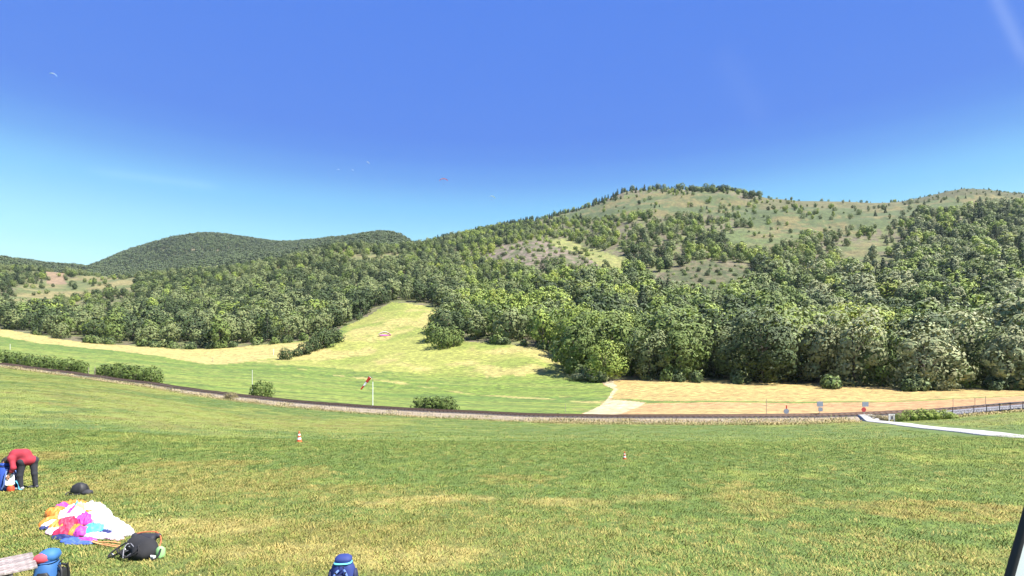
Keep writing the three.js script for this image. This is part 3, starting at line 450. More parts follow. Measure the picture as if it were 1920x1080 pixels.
{ // the sward of the landing field: tufts of blades
  const tuft = (n, spread, len, w) => { const pos = [], nor = [], idx = []; for (let i = 0; i < n; i++) { const a = rr(0, 6.28), r = spread * Math.sqrt(rnd()), x = Math.cos(a) * r, z = Math.sin(a) * r, b = rr(0, 6.28), l = len * rr(.5, 1.2), lean = l * rr(.2, .9), k = pos.length / 3, c = Math.cos(b), s = Math.sin(b), tx = -s * w, tz = c * w; pos.push(x - tx, 0, z - tz, x + tx, 0, z + tz, x + c * lean * .5 + tx * .6, l * .62, z + s * lean * .5 + tz * .6, x + c * lean, l * .86, z + s * lean); for (let q = 0; q < 4; q++) nor.push(c * -.25, .95, s * -.25); idx.push(k, k + 1, k + 2, k, k + 2, k + 3); } return geoOf(pos, idx, { normal: nor }); };
  const onPath = (x, d) => pathLine.some((p) => Math.abs(p.x - x) < 1.5 && Math.abs(p.z + d) < 1.6), forms = [tuft(22, .13, .055, .0038), tuft(20, .16, .075, .005), tuft(20, .42, .08, .011)], lists = [[], [], []];
  const near = 80000, far = 70000;
  for (let i = 0; i < near; i++) { const d = Math.sqrt(rr(8.2 ** 2, 30 ** 2)), x = rr(-1.08, 1.08) * d; lists[rnd() < .6 ? 0 : 1].push([x, d]); }
  for (let i = 0; i < far; i++) { const d = Math.sqrt(rr(24 ** 2, 112 ** 2)), x = rr(-1.05, 1.05) * d; if (d < railD(x) - 3.2 && !onPath(x, d)) lists[2].push([x, d]); }
  const g = new THREE.Group(); g.name = 'grass'; tag(g, 'short mown grass of the landing field, green with straw flecks', 'grass', null, 'stuff'); scene.add(g);
  const m4 = new THREE.Matrix4(), q = new THREE.Quaternion(), col = new THREE.Color(), gm = new THREE.MeshStandardMaterial({ color: 0xffffff, roughness: .9, side: THREE.DoubleSide });
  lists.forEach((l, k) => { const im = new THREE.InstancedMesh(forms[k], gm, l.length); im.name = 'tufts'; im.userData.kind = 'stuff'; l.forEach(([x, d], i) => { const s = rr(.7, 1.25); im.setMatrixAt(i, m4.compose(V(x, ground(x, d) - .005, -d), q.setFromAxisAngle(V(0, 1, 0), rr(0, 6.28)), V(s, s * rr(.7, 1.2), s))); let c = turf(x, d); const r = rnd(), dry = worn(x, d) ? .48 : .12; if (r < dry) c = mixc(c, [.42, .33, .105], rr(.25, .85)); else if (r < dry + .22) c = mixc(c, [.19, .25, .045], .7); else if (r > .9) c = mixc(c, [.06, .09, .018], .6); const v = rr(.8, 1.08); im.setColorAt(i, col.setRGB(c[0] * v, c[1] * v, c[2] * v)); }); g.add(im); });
  // dry grass on the railway verges
  const verge = []; for (let i = 0; i < 12000; i++) { const p = railLine[i < 9000 ? Math.floor(rr(60, 470)) : Math.floor(rr(372, 440))], o = rnd() < .55 ? rr(1.9, 4.6) : rr(-5, -2.6), x = p.x + rr(-.4, .4), d = -p.z - o; if (!onPath(x, d)) verge.push([x, d]); }
  const im = new THREE.InstancedMesh(forms[2], gm, verge.length); im.name = 'dry_grass'; tag(im, 'dry straw coloured grass along the railway verges', 'grass', null, 'stuff');
  verge.forEach(([x, d], i) => { const s = rr(1.2, 3.2); im.setMatrixAt(i, m4.compose(V(x, ground(x, d) - .01 + (railD(x) > d ? .42 * (1 - smoothstep(railD(x) - d, 1.7, 3)) : 0), -d), q.setFromAxisAngle(V(0, 1, 0), rr(0, 6.28)), V(s, s * rr(.8, 1.4), s))); const v = rr(.55, .95); im.setColorAt(i, rnd() < .72 ? col.setRGB(.42 * v, .34 * v, .16 * v) : col.setRGB(.16 * v, .2 * v, .06 * v)); });
  scene.add(im);
}
{ // loose stone and rubble by the track
  const rock = new THREE.IcosahedronGeometry(1, 1), pp = rock.attributes.position; for (let i = 0; i < pp.count; i++) { const k = .7 + .5 * hash(Math.round(pp.getX(i) * 50), Math.round(pp.getY(i) * 50 + pp.getZ(i) * 91)); pp.setXYZ(i, pp.getX(i) * k, pp.getY(i) * k * .7, pp.getZ(i) * k); } rock.computeVertexNormals();
  const im = new THREE.InstancedMesh(rock, stoneMat(1, 1, 1), 260), m4 = new THREE.Matrix4(), q = new THREE.Quaternion(), col = new THREE.Color();
  for (let i = 0; i < 260; i++) { const m = meet(rr(1040, 1175), 776), z = -railD(m.x) - 2.8 - 5 * rnd() * rnd(), s = rr(.06, .26), v = rr(.6, 1.1); im.setMatrixAt(i, m4.compose(on(m.x, z, s * .1), q.setFromEuler(new THREE.Euler(rr(0, 3), rr(0, 3), 0)), V(s, s, s))); im.setColorAt(i, col.setRGB(v, .87 * v, .75 * v)); }
  im.name = 'rubble'; tag(im, 'pale rubble heaped between the railway and the sandy track', 'rubble', null, 'stuff'); scene.add(im);
}

// ---------- things on the landing field ----------
const white = mat(.8, .8, .79, .6), black = mat(.018, .018, .021, .6), grey = mat(.3, .31, .33, .6), steel = mat(.55, .56, .58, .4, { metalness: .8 });
{ // windsock
  const p = meet(699, 763), d = -p.z, k = d / F, H = 57 * k, w = thing('windsock', 'red and white striped windsock hanging from a white pole beside the railway', 'windsock', p);
  part(w, 'pole', new THREE.CylinderGeometry(.05, .065, H * .84, 12).translate(0, H * .42 - .05, 0), white);
  part(w, 'mast_tip', new THREE.CylinderGeometry(.022, .03, H * .2, 8).translate(0, H * .9, 0), mat(.2, .25, .2, .5, { metalness: .5 }));
  const a = V(-.42, H * .985, .05), b = V(-22 * k, H - 24 * k, .12), ax = b.clone().sub(a).normalize();
  part(w, 'swivel_arm', merged([bar(V(0, H * .97, 0), V(-.42, H * .985, .05), .014), bar(V(0, H * .92, 0), V(-.4, H * .975, .05), .01)]), steel);
  const len = a.distanceTo(b), q = new THREE.Quaternion().setFromUnitVectors(V(0, -1, 0), ax), put = (g) => g.applyQuaternion(q).translate(a.x, a.y, a.z);
  part(w, 'hoop', put(new THREE.TorusGeometry(.27, .014, 6, 24).rotateX(Math.PI / 2)), steel);
  const red = mat(.55, .035, .02, .75, { side: THREE.DoubleSide }), pale = mat(.78, .76, .76, .75, { side: THREE.DoubleSide });
  const R = (t) => .27 - .15 * t, cuts = [0, .4, .7, 1];
  for (let i = 0; i < 3; i++) { const prof = []; for (let j = 0; j <= 6; j++) { const t = lerp(cuts[i], cuts[i + 1], j / 6); prof.push(new THREE.Vector2(R(t) * (1 + .05 * Math.sin(t * 22)), -t * len)); } const g = new THREE.LatheGeometry(prof, 20), pp = g.attributes.position; for (let j = 0; j < pp.count; j++) { const y = -pp.getY(j) / len; pp.setX(j, pp.getX(j) * (1 - .12 * y) + .05 * Math.sin(y * 3)); pp.setZ(j, pp.getZ(j) * (1 + .06 * Math.sin(y * 9))); } g.computeVertexNormals(); part(w, 'fabric_band', put(g), i === 1 ? pale : red); }
}
function cone(px, py, hpx, label) {
  const p = meet(px, py), H = hpx * -p.z / F, c = thing('traffic_cone', label, 'traffic cone', p, rr(0, 1), 'traffic cones on the landing field'), o = mat(.62, .1, .035, .55), r = (y) => lerp(.2, .045, y) * H * 1.15;
  part(c, 'base', box(H * .56, H * .06, H * .56, 0, H * .03, 0, .01), o);
  const seg = (a, b, m) => part(c, m === o ? 'cone_body' : 'reflective_band', new THREE.LatheGeometry([[r(a), a], [r(b), b]].map(([x, y]) => new THREE.Vector2(x, y * H)), 20), m);
  seg(.06, .26, o); seg(.26, .44, white); seg(.44, .64, o); seg(.64, .78, white); seg(.78, 1, o); part(c, 'tip', new THREE.SphereGeometry(r(1), 10, 6).translate(0, H, 0), o);
}
cone(561, 829, 20, 'tall orange and white traffic cone on the green grass below the windsock');
cone(1171, 861, 14, 'short orange and white traffic cone alone on the grass before the tan field');

// a standing rucksack, its harness side towards +z
function rucksack(name, label, pos, turn, H, main, trim, accent, group, strapM = mat(.1, .17, .42, .8), reach = 1) {
  const b = thing(name, label, 'backpack', pos, turn, group);
  const body = part(b, 'body', loft([[0, .1, .07], [.02, .19, .13], [.1, .225, .16], [.3, .23, .17], [.5, .215, .155], [.66, .19, .14], [.76, .16, .12], [.81, .12, .09], [.82, .05, .04]].map(([y, w, d]) => [y * H, w * H * 1.12, d * H * 1.2, 0, -.02]), 28, .2, 7), main);
  part(b, 'lid', loft([[.79, .1, .08, 0, -.05], [.81, .13, .11, 0, -.05], [.86, .125, .105, 0, -.05], [.9, .085, .07, 0, -.05], [.91, .04, .03, 0, -.05]].map(([y, w, d, x, z]) => [y * H, w * H * 1.25, d * H * 1.3, x, z]), 24, .08, 9), main);
  part(b, 'lid_band', loft([[.775, .158, .122], [.8, .148, .115]].map(([y, w, d]) => [y * H, w * H * 1.1, d * H * 1.22, 0, -.017]), 24), accent);
  part(b, 'back_pad', loft([[.12, .13, .03], [.2, .15, .045], [.56, .12, .045], [.62, .08, .03]].map(([y, w, d]) => [y * H, w * H * 1.2, d * H, 0, .2 * H]), 18), trim);
  for (const s of [-1, 1]) {
    part(b, 'shoulder_strap', tube([V(s * .05 * H, .7 * H, .17 * H), V(s * .11 * H, .64 * H, .255 * H * reach), V(s * .16 * H, .42 * H, .27 * H * reach), V(s * .17 * H, .25 * H, .25 * H * reach), V(s * .2 * H, .12 * H, .2 * H)], .022 * H, 20, 8).scale(1, 1, 1), strapM);
    part(b, 'compression_strap', tube([V(s * .25 * H, .3 * H, .1 * H), V(s * .285 * H, .31 * H, -.02 * H), V(s * .24 * H, .32 * H, -.17 * H)], .008 * H, 10, 5), trim);
    part(b, 'buckle', box(.035 * H, .05 * H, .02 * H, s * .09 * H, .67 * H, .25 * H, .004), black);
  }
  for (const s of [-1, 1]) part(b, 'side_panel', loft([[.1, .03, .08], [.16, .05, .13], [.55, .05, .12], [.64, .03, .07]].map(([y, w, d]) => [y * H, w * H, d * H, s * .225 * H, -.01]), 16, .1, 6), trim);
  part(b, 'haul_loop', tube([V(-.04 * H, .73 * H, .16 * H), V(-.03 * H, .78 * H, .19 * H), V(.03 * H, .78 * H, .19 * H), V(.04 * H, .73 * H, .16 * H)], .009 * H, 10, 5), trim);
  return b;
}
const deepBlue = mat(.018, .035, .17, .75), skyBlue = mat(.028, .11, .3, .7), cyan = mat(.12, .5, .72, .6), navy = mat(.015, .02, .07, .75);
{
  const b = rucksack('backpack', 'dark blue backpack with a light blue band standing alone on the grass', on(sight(643, 900, 8.75).x, -8.75, -.02), .12, .86, deepBlue, navy, cyan);
  part(b, 'name_patch', box(.12, .03, .012, -.01, .705 * .86, .2 * .86, .003).rotateX(-.12), white);
}
{
  const b = rucksack('backpack', 'blue backpack with a round blue and red top leaning by the picnic table', on(sight(92, 900, 8.75).x, -8.75, -.02), 1.9, .88, skyBlue, black, skyBlue, null, black, .9);
  part(b, 'rolled_top', loft([[.74, .05, .05, 0, -.02], [.76, .12, .11], [.84, .155, .14], [.92, .13, .12], [.96, .05, .05]].map(([y, w, d]) => [y * .92, w * 1.0, d * 1.0, .02, 0]), 22, .2, 8), mat(.035, .14, .36, .7));
  part(b, 'red_patch', new THREE.SphereGeometry(.115, 18, 12).scale(1, .75, .6).rotateY(.35).translate(-.02, 0, .125).rotateY(-1.9).translate(.02, .765, 0), mat(.6, .07, .1, .7));
}
{ // picnic table, its planks as parts
  const C0 = V(-7.41, 0, -8.33), t = thing('picnic_table', 'weathered pale wooden picnic table beside the blue backpack', 'table', V(C0.x, ground(C0.x, 8.33), C0.z), Math.atan2(.72, .69) + Math.PI);
  // local: x along the planks away from the corner, z across
  const tones4 = [[.5, .42, .4], [.42, .35, .33], [.54, .46, .43], [.38, .32, .31]].map(([r, g, b]) => new THREE.MeshStandardMaterial({ color: C(r, g, b), map: fieldMap, roughness: .9 }));
  for (let i = 0; i < 6; i++) part(t, 'plank', box(1.8, .038, .137, .9, .735 + (i % 2) * .003, .07 + i * .143, .006), tones4[i % 4]);
  for (const z of [-.42, -.28, 1.12, 1.26]) part(t, 'seat_plank', box(1.8, .038, .13, .9, .43, z + .01, .006), tones4[(z * 10 & 1) + 1]);
  for (const x of [.3, 1.5]) { part(t, 'crossbeam', merged([box(.045, .09, .8, x, .67, .43), box(.045, .1, 1.8, x, .36, .43)]), tones4[3]); for (const s of [-1, 1]) part(t, 'leg', merged([bar(V(x + .05, .7, .43 + s * .25), V(x + .05, -.03, .43 + s * .62), .045, .045, 4)]), tones4[3]); }
}
{ // dark bag pushed under the table
  const x = -8.02, z = -8.2, b = thing('dark_bag', 'dark navy stuffed bag in the shade under the picnic table', 'bag', on(x, z, -.02), .5);
  part(b, 'body', loft([[0, .12, .1], [.03, .2, .17], [.18, .23, .19], [.34, .2, .17], [.42, .1, .09]], 22, .16, 8), navy); part(b, 'drawcord', tube([V(-.06, .41, 0), V(0, .5, .03), V(.06, .41, 0)], .008, 10, 5), black);
}
{ // orange sling behind the table
  const p = on(sight(46, 900, 10.4).x, -10.4), b = thing('orange_strap', 'orange webbing strap lying on the grass behind the picnic table', 'strap', p);
  part(b, 'webbing', tube([V(-.12, .1, -.12), V(-.05, .17, -.05), V(.03, .1, .05), V(.12, .03, .12), V(.2, .06, .2)], .035, 24, 6).scale(1, .8, 1), mat(.75, .25, .03, .7)); part(b, 'buckle', box(.09, .03, .06, 0, .15, 0, .008), black);
}
{ // leaning feather banner
  const d = 6, base = V(5.16, ground(5.16, d), -d), b = thing('feather_banner', 'white and magenta banner on a leaning black pole', 'banner', base), up = V(.27, .96, 0).normalize(), side = V(.96, -.27, .02).normalize();
  part(b, 'pole', bar(V(0, -.1, 0), up.clone().multiplyScalar(3.3), .04, .022, 12), black);
  const cloth = (s0, s1, w, depth, m, name) => { const pos = [], idx = [], n = 24, k = 8; for (let i = 0; i <= n; i++) for (let j = 0; j <= k; j++) { const s = lerp(s0, s1, i / n), o = .03 + j / k * w(i / n), q = up.clone().multiplyScalar(s).addScaledVector(side, o); pos.push(q.x, q.y, q.z + .03 * Math.sin(s * 4 + j * .5) * (j / k) + depth); } for (let i = 0; i < n; i++) for (let j = 0; j < k; j++) { const a = i * (k + 1) + j; idx.push(a, a + 1, a + k + 1, a + 1, a + k + 2, a + k + 1); } part(b, name, geoOf(pos, idx), m); };
  cloth(.6, 3.25, (t) => .62 * Math.sqrt(Math.sin(clamp(.15 + t * .8, 0, 1) * Math.PI)), 0, mat(.8, .82, .84, .7, { side: THREE.DoubleSide }), 'cloth');
  part(b, 'sleeve', bar(up.clone().multiplyScalar(.55), up.clone().multiplyScalar(3.28), .048, .04, 12), mat(.014, .014, .02, .7));
  cloth(1.1, 1.62, (t) => .1 + .45 * (1 - t), .012, mat(.62, .06, .35, .7, { side: THREE.DoubleSide }), 'magenta_print');
}
// ---------- the pilot packing up ----------
const skinTone = mat(.42, .22, .15, .6);
{
  const p = meet(48, 917), who = thing('person', 'person in a red shirt and dark trousers bending over a blue backpack', 'person', p, 0);
  const J = { hipF: [.0, .86, .1], hipB: [.15, .87, -.1], pel: [.09, .9, 0], mid: [-.02, 1.08, .02], chest: [-.2, 1.07, .09], neck: [-.36, 1.0, .12], head: [-.45, .9, .17], shF: [-.2, .99, .25], shB: [-.24, 1.03, -.1], elF: [-.06, .72, .34], elB: [-.22, .74, .04], haF: [-.18, .5, .36], haB: [-.26, .49, .16], knF: [-.05, .46, .14], anF: [-.05, .09, .1], knB: [.19, .46, -.09], anB: [.2, .09, -.12] };
  const fingers = (h, s) => { const out = [[[h[0], h[1] + .02, h[2]], [h[0] - .015, h[1] - .055, h[2]], .028, .034]]; for (let i = 0; i < 4; i++) { const z = h[2] + (i - 1.5) * .019, l = [.055, .07, .066, .05][i]; out.push([[h[0] - .012, h[1] - .06, z], [h[0] - .03, h[1] - .06 - l * .55, z], .0095, .009], [[h[0] - .03, h[1] - .06 - l * .55, z], [h[0] - .012, h[1] - .065 - l, z], .009, .008]); } out.push([[h[0], h[1] - .01, h[2] + s * .03], [h[0] - .03, h[1] - .045, h[2] + s * .058], .012, .01], [[h[0] - .03, h[1] - .045, h[2] + s * .058], [h[0] - .04, h[1] - .075, h[2] + s * .05], .01, .009]); return out; };
  const torso = [[J.hipF, J.hipB, .11, .11], [J.pel, J.mid, .135, .125], [J.mid, J.chest, .145, .16], [J.chest, J.neck, .13, .06], [J.shF, J.shB, .075, .075], [J.chest, J.shF, .11, .07], [J.chest, J.shB, .11, .07]];
  const legs = [[J.hipF, J.knF, .088, .058], [J.knF, J.anF, .056, .042], [J.hipB, J.knB, .088, .058], [J.knB, J.anB, .056, .042]];
  const arms = [[J.shF, J.elF, .055, .043], [J.elF, J.haF, .042, .03], [J.shB, J.elB, .055, .043], [J.elB, J.haB, .042, .03]];
  const grow = (l, e) => l.map(([a, b, x, y]) => [a, b, x + e, y + e]), cut = (l, t) => l.map(([a, b, x, y]) => [a, a.map((q, i) => lerp(q, b[i], t)), x, lerp(x, y, t)]);
  const hx = -.07, hy = .04, mv = (l) => l.map(([a, b, x, y]) => [[a[0] + hx, a[1] + hy, a[2]], [b[0] + hx, b[1] + hy, b[2]], x, y]), headB = [[J.neck, J.head, .055, .06], ...mv([[[-.37, .88, .165], [-.395, .83, .185], .092, .08], [[-.4, .82, .19], [-.425, .775, .2], .06, .045], [[-.44, .83, .2], [-.475, .815, .215], .016, .012], [[-.36, .86, .25], [-.37, .83, .27], .014, .012], [[-.36, .87, .09], [-.37, .84, .075], .014, .012]])];
  const body = mergeGeometries([bones([...torso, ...legs, ...arms], .022), bones(headB, .012, .02), bones(fingers(J.haF, 1), .005, .01), bones(fingers(J.haB, -1), .005, .01)].map((g) => { g.deleteAttribute('uv'); return g; }));
  part(who, 'body', body, skinTone);
  const shirtG = bones(grow([...torso, ...cut([arms[0], arms[2]], 1), ...cut([arms[1], arms[3]], .45)], .022), .018, .05);
  part(who, 'shirt', shirtG, mat(.3, .022, .04, .85));
  part(who, 'trousers', bones(grow([[J.hipF, J.hipB, .115, .115], [J.pel, [.06, .95, .01], .13, .12], ...legs], .02), .018, .03), mat(.025, .026, .036, .85));
  const shoe = (a) => bones([[[a[0] + .03, .055, a[2]], [a[0] - .1, .045, a[2] + .02], .052, .045], [[a[0] - .1, .045, a[2] + .02], [a[0] - .17, .04, a[2] + .03], .045, .036]], .01, .03);
  part(who, 'shoe', shoe(J.anF), mat(.35, .36, .4, .7)); part(who, 'shoe', shoe(J.anB), mat(.06, .06, .07, .7));
  part(who, 'hair', bones(mv([[[-.345, .905, .15], [-.385, .865, .17], .098, .096], [[-.33, .87, .16], [-.36, .85, .16], .09, .09]]), .012, .03), mat(.03, .022, .018, .7));
  const eye = new THREE.SphereGeometry(.011, 8, 6); for (const z of [.165, .235]) part(who, 'eye', eye.clone().translate(-.465 + hx, .838 + hy, z), mat(.05, .04, .035, .3));
  const bagP = on(p.x - .42, p.z + .16, -.02);
  const bag = rucksack('backpack', 'bright blue and white backpack held open by the person in red', bagP, 1.1, .98, mat(.022, .07, .36, .75), navy, navy, null);
  part(bag, 'white_panel', loft([[.2, .09, .02], [.24, .12, .03], [.5, .1, .03], [.54, .06, .02]].map(([y, w, d]) => [y, w, d, -.02, .245]), 16), white);
  part(bag, 'cyan_strap', tube([V(.1, .32, .28), V(.16, .18, .31), V(.17, .05, .33), V(.24, .03, .36)], .018, 16, 6), cyan);
  const o = thing('orange_pouch', 'small orange and red pouch on the grass between the person and the backpack', 'pouch', on(p.x - .15, p.z + .33, -.01)); part(o, 'body', loft([[0, .05, .04], [.02, .085, .07], [.13, .09, .075], [.2, .05, .04]], 16, .2, 9), mat(.55, .06, .02, .7)); part(o, 'flap', new THREE.SphereGeometry(.06, 12, 8).scale(1, .5, .8).translate(0, .2, .01), mat(.7, .35, .12, .7));
  const m = on(p.x - .75, p.z - .02, -.015), s = thing('black_pouch', 'flat black pouch lying beside the bright blue backpack', 'pouch', m, .2); part(s, 'body', loft([[0, .16, .1], [.03, .2, .14], [.1, .18, .12], [.13, .08, .06]], 18, .15, 8), black); part(s, 'zip', tube([V(-.15, .1, .1), V(0, .11, .13), V(.15, .1, .1)], .006, 10, 5), grey);
}
{ // black helmet and gloves heap
  const p = meet(151, 926), s = thing('black_stuff_sack', 'crumpled black stuff sack and cap lying on the grass behind the bright canopy', 'bag', p, .2);
  part(s, 'sack', loft([[-.02, .1, .09], [.02, .2, .16], [.14, .21, .17], [.26, .17, .14], [.33, .06, .05]].map(([y, w, d]) => [y, w, d, -.02, 0]), 24, .3, 7), black);
  part(s, 'flap', loft([[-.02, .06, .06], [.01, .14, .12], [.08, .13, .11], [.13, .04, .04]].map(([y, w, d]) => [y, w, d, .21, .06]), 18, .3, 9), mat(.03, .03, .036, .8));
  part(s, 'strap', tube([V(-.2, .1, .08), V(-.3, .06, .12), V(-.26, .03, .2), V(-.1, .03, .2), V(.1, .04, .2)], .018, 24, 6), mat(.03, .03, .035, .8));
}
// ---------- the bunched paraglider canopy ----------
{
  const o = meet(165, 1000), w = thing('bunched_paraglider', 'bunched white, orange, magenta and turquoise paraglider canopy lying on the grass', 'paraglider', o);
  const dye = { w: mat(.56, .55, .58, .6), o: mat(.62, .19, .025, .6), r: mat(.42, .02, .07, .6), m: mat(.4, .04, .3, .6), t: mat(.07, .42, .52, .6), y: mat(.55, .5, .2, .6), n: mat(.02, .03, .12, .6), b: mat(.06, .12, .55, .55), p: mat(.8, .55, .72, .55) };
  // pillows of cloth: where their middle shows, half sizes, lift, turn, dye
  const piece = (px, py, a, b, h, turn, k) => {
    const m = meet(px, py), g = new THREE.SphereGeometry(1, 48, 24), q = g.attributes.position, s1 = rr(0, 99);
    for (let i = 0; i < q.count; i++) { const x = q.getX(i), y = q.getY(i), z = q.getZ(i), f = 1 + .5 * (fbm(x * 2.6 + s1, z * 2.6 + y, 3) - .5), c = .42 * Math.abs(Math.sin((x * 1.3 + z * .8) * 5 + s1 + 3 * noise(x * 2 + s1, z * 2))); q.setXYZ(i, x * a * f * .9, Math.max(-.06, y * h * .72 * (f - c)), z * b * f * .9); }
    g.computeVertexNormals(); g.rotateY(turn); g.translate(m.x - o.x, m.y - o.y + h * .18, m.z - o.z); part(w, 'fabric_panel', g, dye[k]);
  };
  for (const a of [[100, 982, .26, .3, .22, 0, 'o'], [97, 988, .2, .2, .2, 0, 'w'], [97, 990, .24, .2, .12, .3, 'n'], [108, 967, .26, .26, .3, .5, 'o'], [116, 963, .2, .22, .34, .2, 'm'], [130, 957, .34, .22, .3, .4, 'o'], [118, 976, .2, .26, .36, .2, 'o'], [130, 976, .28, .3, .38, .2, 'w'], [148, 962, .26, .22, .4, .2, 'o'], [142, 972, .3, .3, .42, .7, 'w'], [114, 994, .24, .3, .3, .4, 'o'], [126, 993, .22, .24, .36, .2, 'r'], [105, 998, .2, .24, .18, .1, 'p'], [124, 1003, .26, .22, .26, 0, 'r'], [143, 1003, .12, .22, .27, 0, 'o'], [156, 1004, .22, .2, .25, .1, 'm'], [142, 983, .26, .26, .44, .2, 'w'], [136, 978, .12, .2, .47, .3, 'm'], [147, 979, .17, .24, .5, .2, 'y'], [148, 973, .16, .14, .5, .3, 't'], [158, 986, .2, .22, .36, .6, 'm'], [168, 977, .34, .16, .34, -.5, 'o'], [176, 1000, .3, .26, .27, -.2, 't'], [182, 1009, .3, .14, .16, -.1, 'w'], [118, 1011, .36, .14, .12, -.25, 'n'], [138, 1017, .34, .13, .12, -.1, 'b'], [160, 1016, .26, .13, .12, 0, 'm'], [150, 1020, .34, .1, .09, 0, 'b'], [170, 966, .34, .36, .4, -.5, 'w'], [184, 978, .4, .28, .38, -.5, 'w'], [199, 987, .4, .25, .32, -.5, 'w'], [214, 996, .36, .23, .28, -.45, 'w'], [229, 1003, .32, .22, .26, -.4, 'w'], [187, 962, .4, .1, .22, -.6, 'm'], [198, 1002, .4, .16, .14, -.5, 'n'], [212, 1010, .36, .12, .13, -.35, 'p']]) piece(...a);
  const lineM = mat(.75, .35, .15, .7), at = (x, y, l) => { const m = meet(x, y); return V(m.x - o.x, m.y - o.y + l, m.z - o.z); };
  for (const [y0, y1] of [[1016, 1022], [1019, 1027], [1020, 1030]]) part(w, 'line_bundle', tube([at(172, y0, .05), at(188, y0 + 3, .03), at(205, y1 - 2, .05), at(226, y1, .04)], .012, 24, 5), lineM);
}
{ // harness
  const p = meet(266, 1042), h = thing('harness', 'black paragliding harness with silver buckles lying beside the bunched canopy', 'harness', p, -.25), dark = mat(.016, .016, .019, .9);
  part(h, 'seat_shell', bones([[[-.12, .2, 0], [.16, .17, .02], .2, .17], [[.16, .17, .02], [.3, .14, .06], .17, .12], [[.12, .12, .16], [.24, .1, .16], .13, .11]], .024, .08), dark);
  part(h, 'back_panel', bones([[[-.32, .34, -.12], [.2, .36, -.2], .05, .05], [[-.32, .08, .02], [-.3, .34, -.1], .06, .05], [[-.1, .3, -.12], [.1, .3, -.14], .09, .08]], .02, .05), mat(.022, .022, .03, .7));
  part(h, 'piping', tube([V(-.34, .37, -.1), V(-.1, .42, -.17), V(.15, .41, -.22), V(.32, .3, -.15), V(.4, .18, -.02)], .012, 24, 6), mat(.5, .12, .05, .7));
  for (const [x, y, z, tx] of [[-.3, .13, .2, .1], [-.4, .06, .24, -.1], [-.15, .1, .25, .2]]) part(h, 'leg_strap', tube([V(x, y + .14, z - .12), V(x - .09, y + .04, z), V(x + tx, y - .02, z + .06), V(x + .14, y + .06, z - .06)], .018, 20, 6), dark);
  for (const [x, y, z] of [[-.22, .3, .08], [-.1, .22, .18], [-.2, .17, .2], [-.06, .31, .1], [-.46, .06, .24]]) part(h, 'buckle', new THREE.TorusGeometry(.026, .011, 6, 12).rotateX(rr(0, 1)).translate(x, y, z), steel);
  for (let i = 0; i < 7; i++) { const x = rr(-.3, .1), z = rr(.02, .22); part(h, 'webbing', tube([V(x, .34 - z * .5, z - .06), V(x + rr(-.1, .1), .36 - z * .4, z + .03), V(x + rr(-.16, .16), .2, z + .1), V(x + rr(-.2, .2), .06, z + .16)], rr(.009, .014), 14, 5), i % 3 ? dark : mat(.22, .22, .25, .6)); }
  part(h, 'green_pouch', loft([[0, .05, .05], [.02, .08, .08], [.17, .075, .075], [.22, .03, .03]].map(([y, a, b]) => [y, a, b, .44, -.02]), 16, .2, 8), mat(.25, .5, .2, .7));
  part(h, 'reserve_handle', box(.1, .09, .05, .46, .06, .16, .012), white);
  part(h, 'side_strap', tube([V(.36, .12, .14), V(.5, .04, .18), V(.55, .1, .12), V(.52, .2, .04)], .018, 16, 6), dark);
}
// ---------- signs, posts and railing by the crossing ----------
function post(name, label, px, py, hpx, r, m, group, back = 0) { const p = meet(px, py); const q = on(p.x * (1 - back / p.z), p.z - back), H = hpx * -q.z / F; const t = thing(name, label, 'post', q, 0, group); part(t, 'shaft', new THREE.CylinderGeometry(r, r * 1.1, H + .2, 8).translate(0, H / 2 - .1, 0), m); part(t, 'cap', new THREE.SphereGeometry(r * 1.05, 8, 5).translate(0, H, 0), m); return t; }
const woodPost = mat(.3, .25, .2, .9);
post('fence_post', 'thin grey post standing between the lone bush and the meadow', 473, 742, 40, .05, mat(.5, .5, .48), null, 8);
post('fence_post', 'thin weathered post in the gap between the two hedges', 178, 712, 22, .05, woodPost, 'posts in the hedge gap', 5); post('fence_post', 'thin weathered post in the gap between the two hedges', 166, 710, 18, .05, woodPost, 'posts in the hedge gap', 5);
post('fence_post', 'pale marker post behind the long hedge', 19, 660, 10, .07, mat(.5, .5, .48), null, 12);
post('fence_post', 'slim dark post at the edge of the tan field', 1437, 778, 28, .035, woodPost, null, 2);
post('fence_post', 'thin post standing among the rubble', 1060, 774, 16, .035, woodPost, null, 1);
post('fence_post', 'short post on the pale dry strip', 399, 678, 8, .08, woodPost);
post('fence_post', 'pale post at the edge of the yellow meadow', 513, 666, 11, .1, mat(.6, .6, .58));
const plate = mat(.33, .36, .42, .45, { metalness: .3 }), rim = mat(.2, .21, .24, .5);
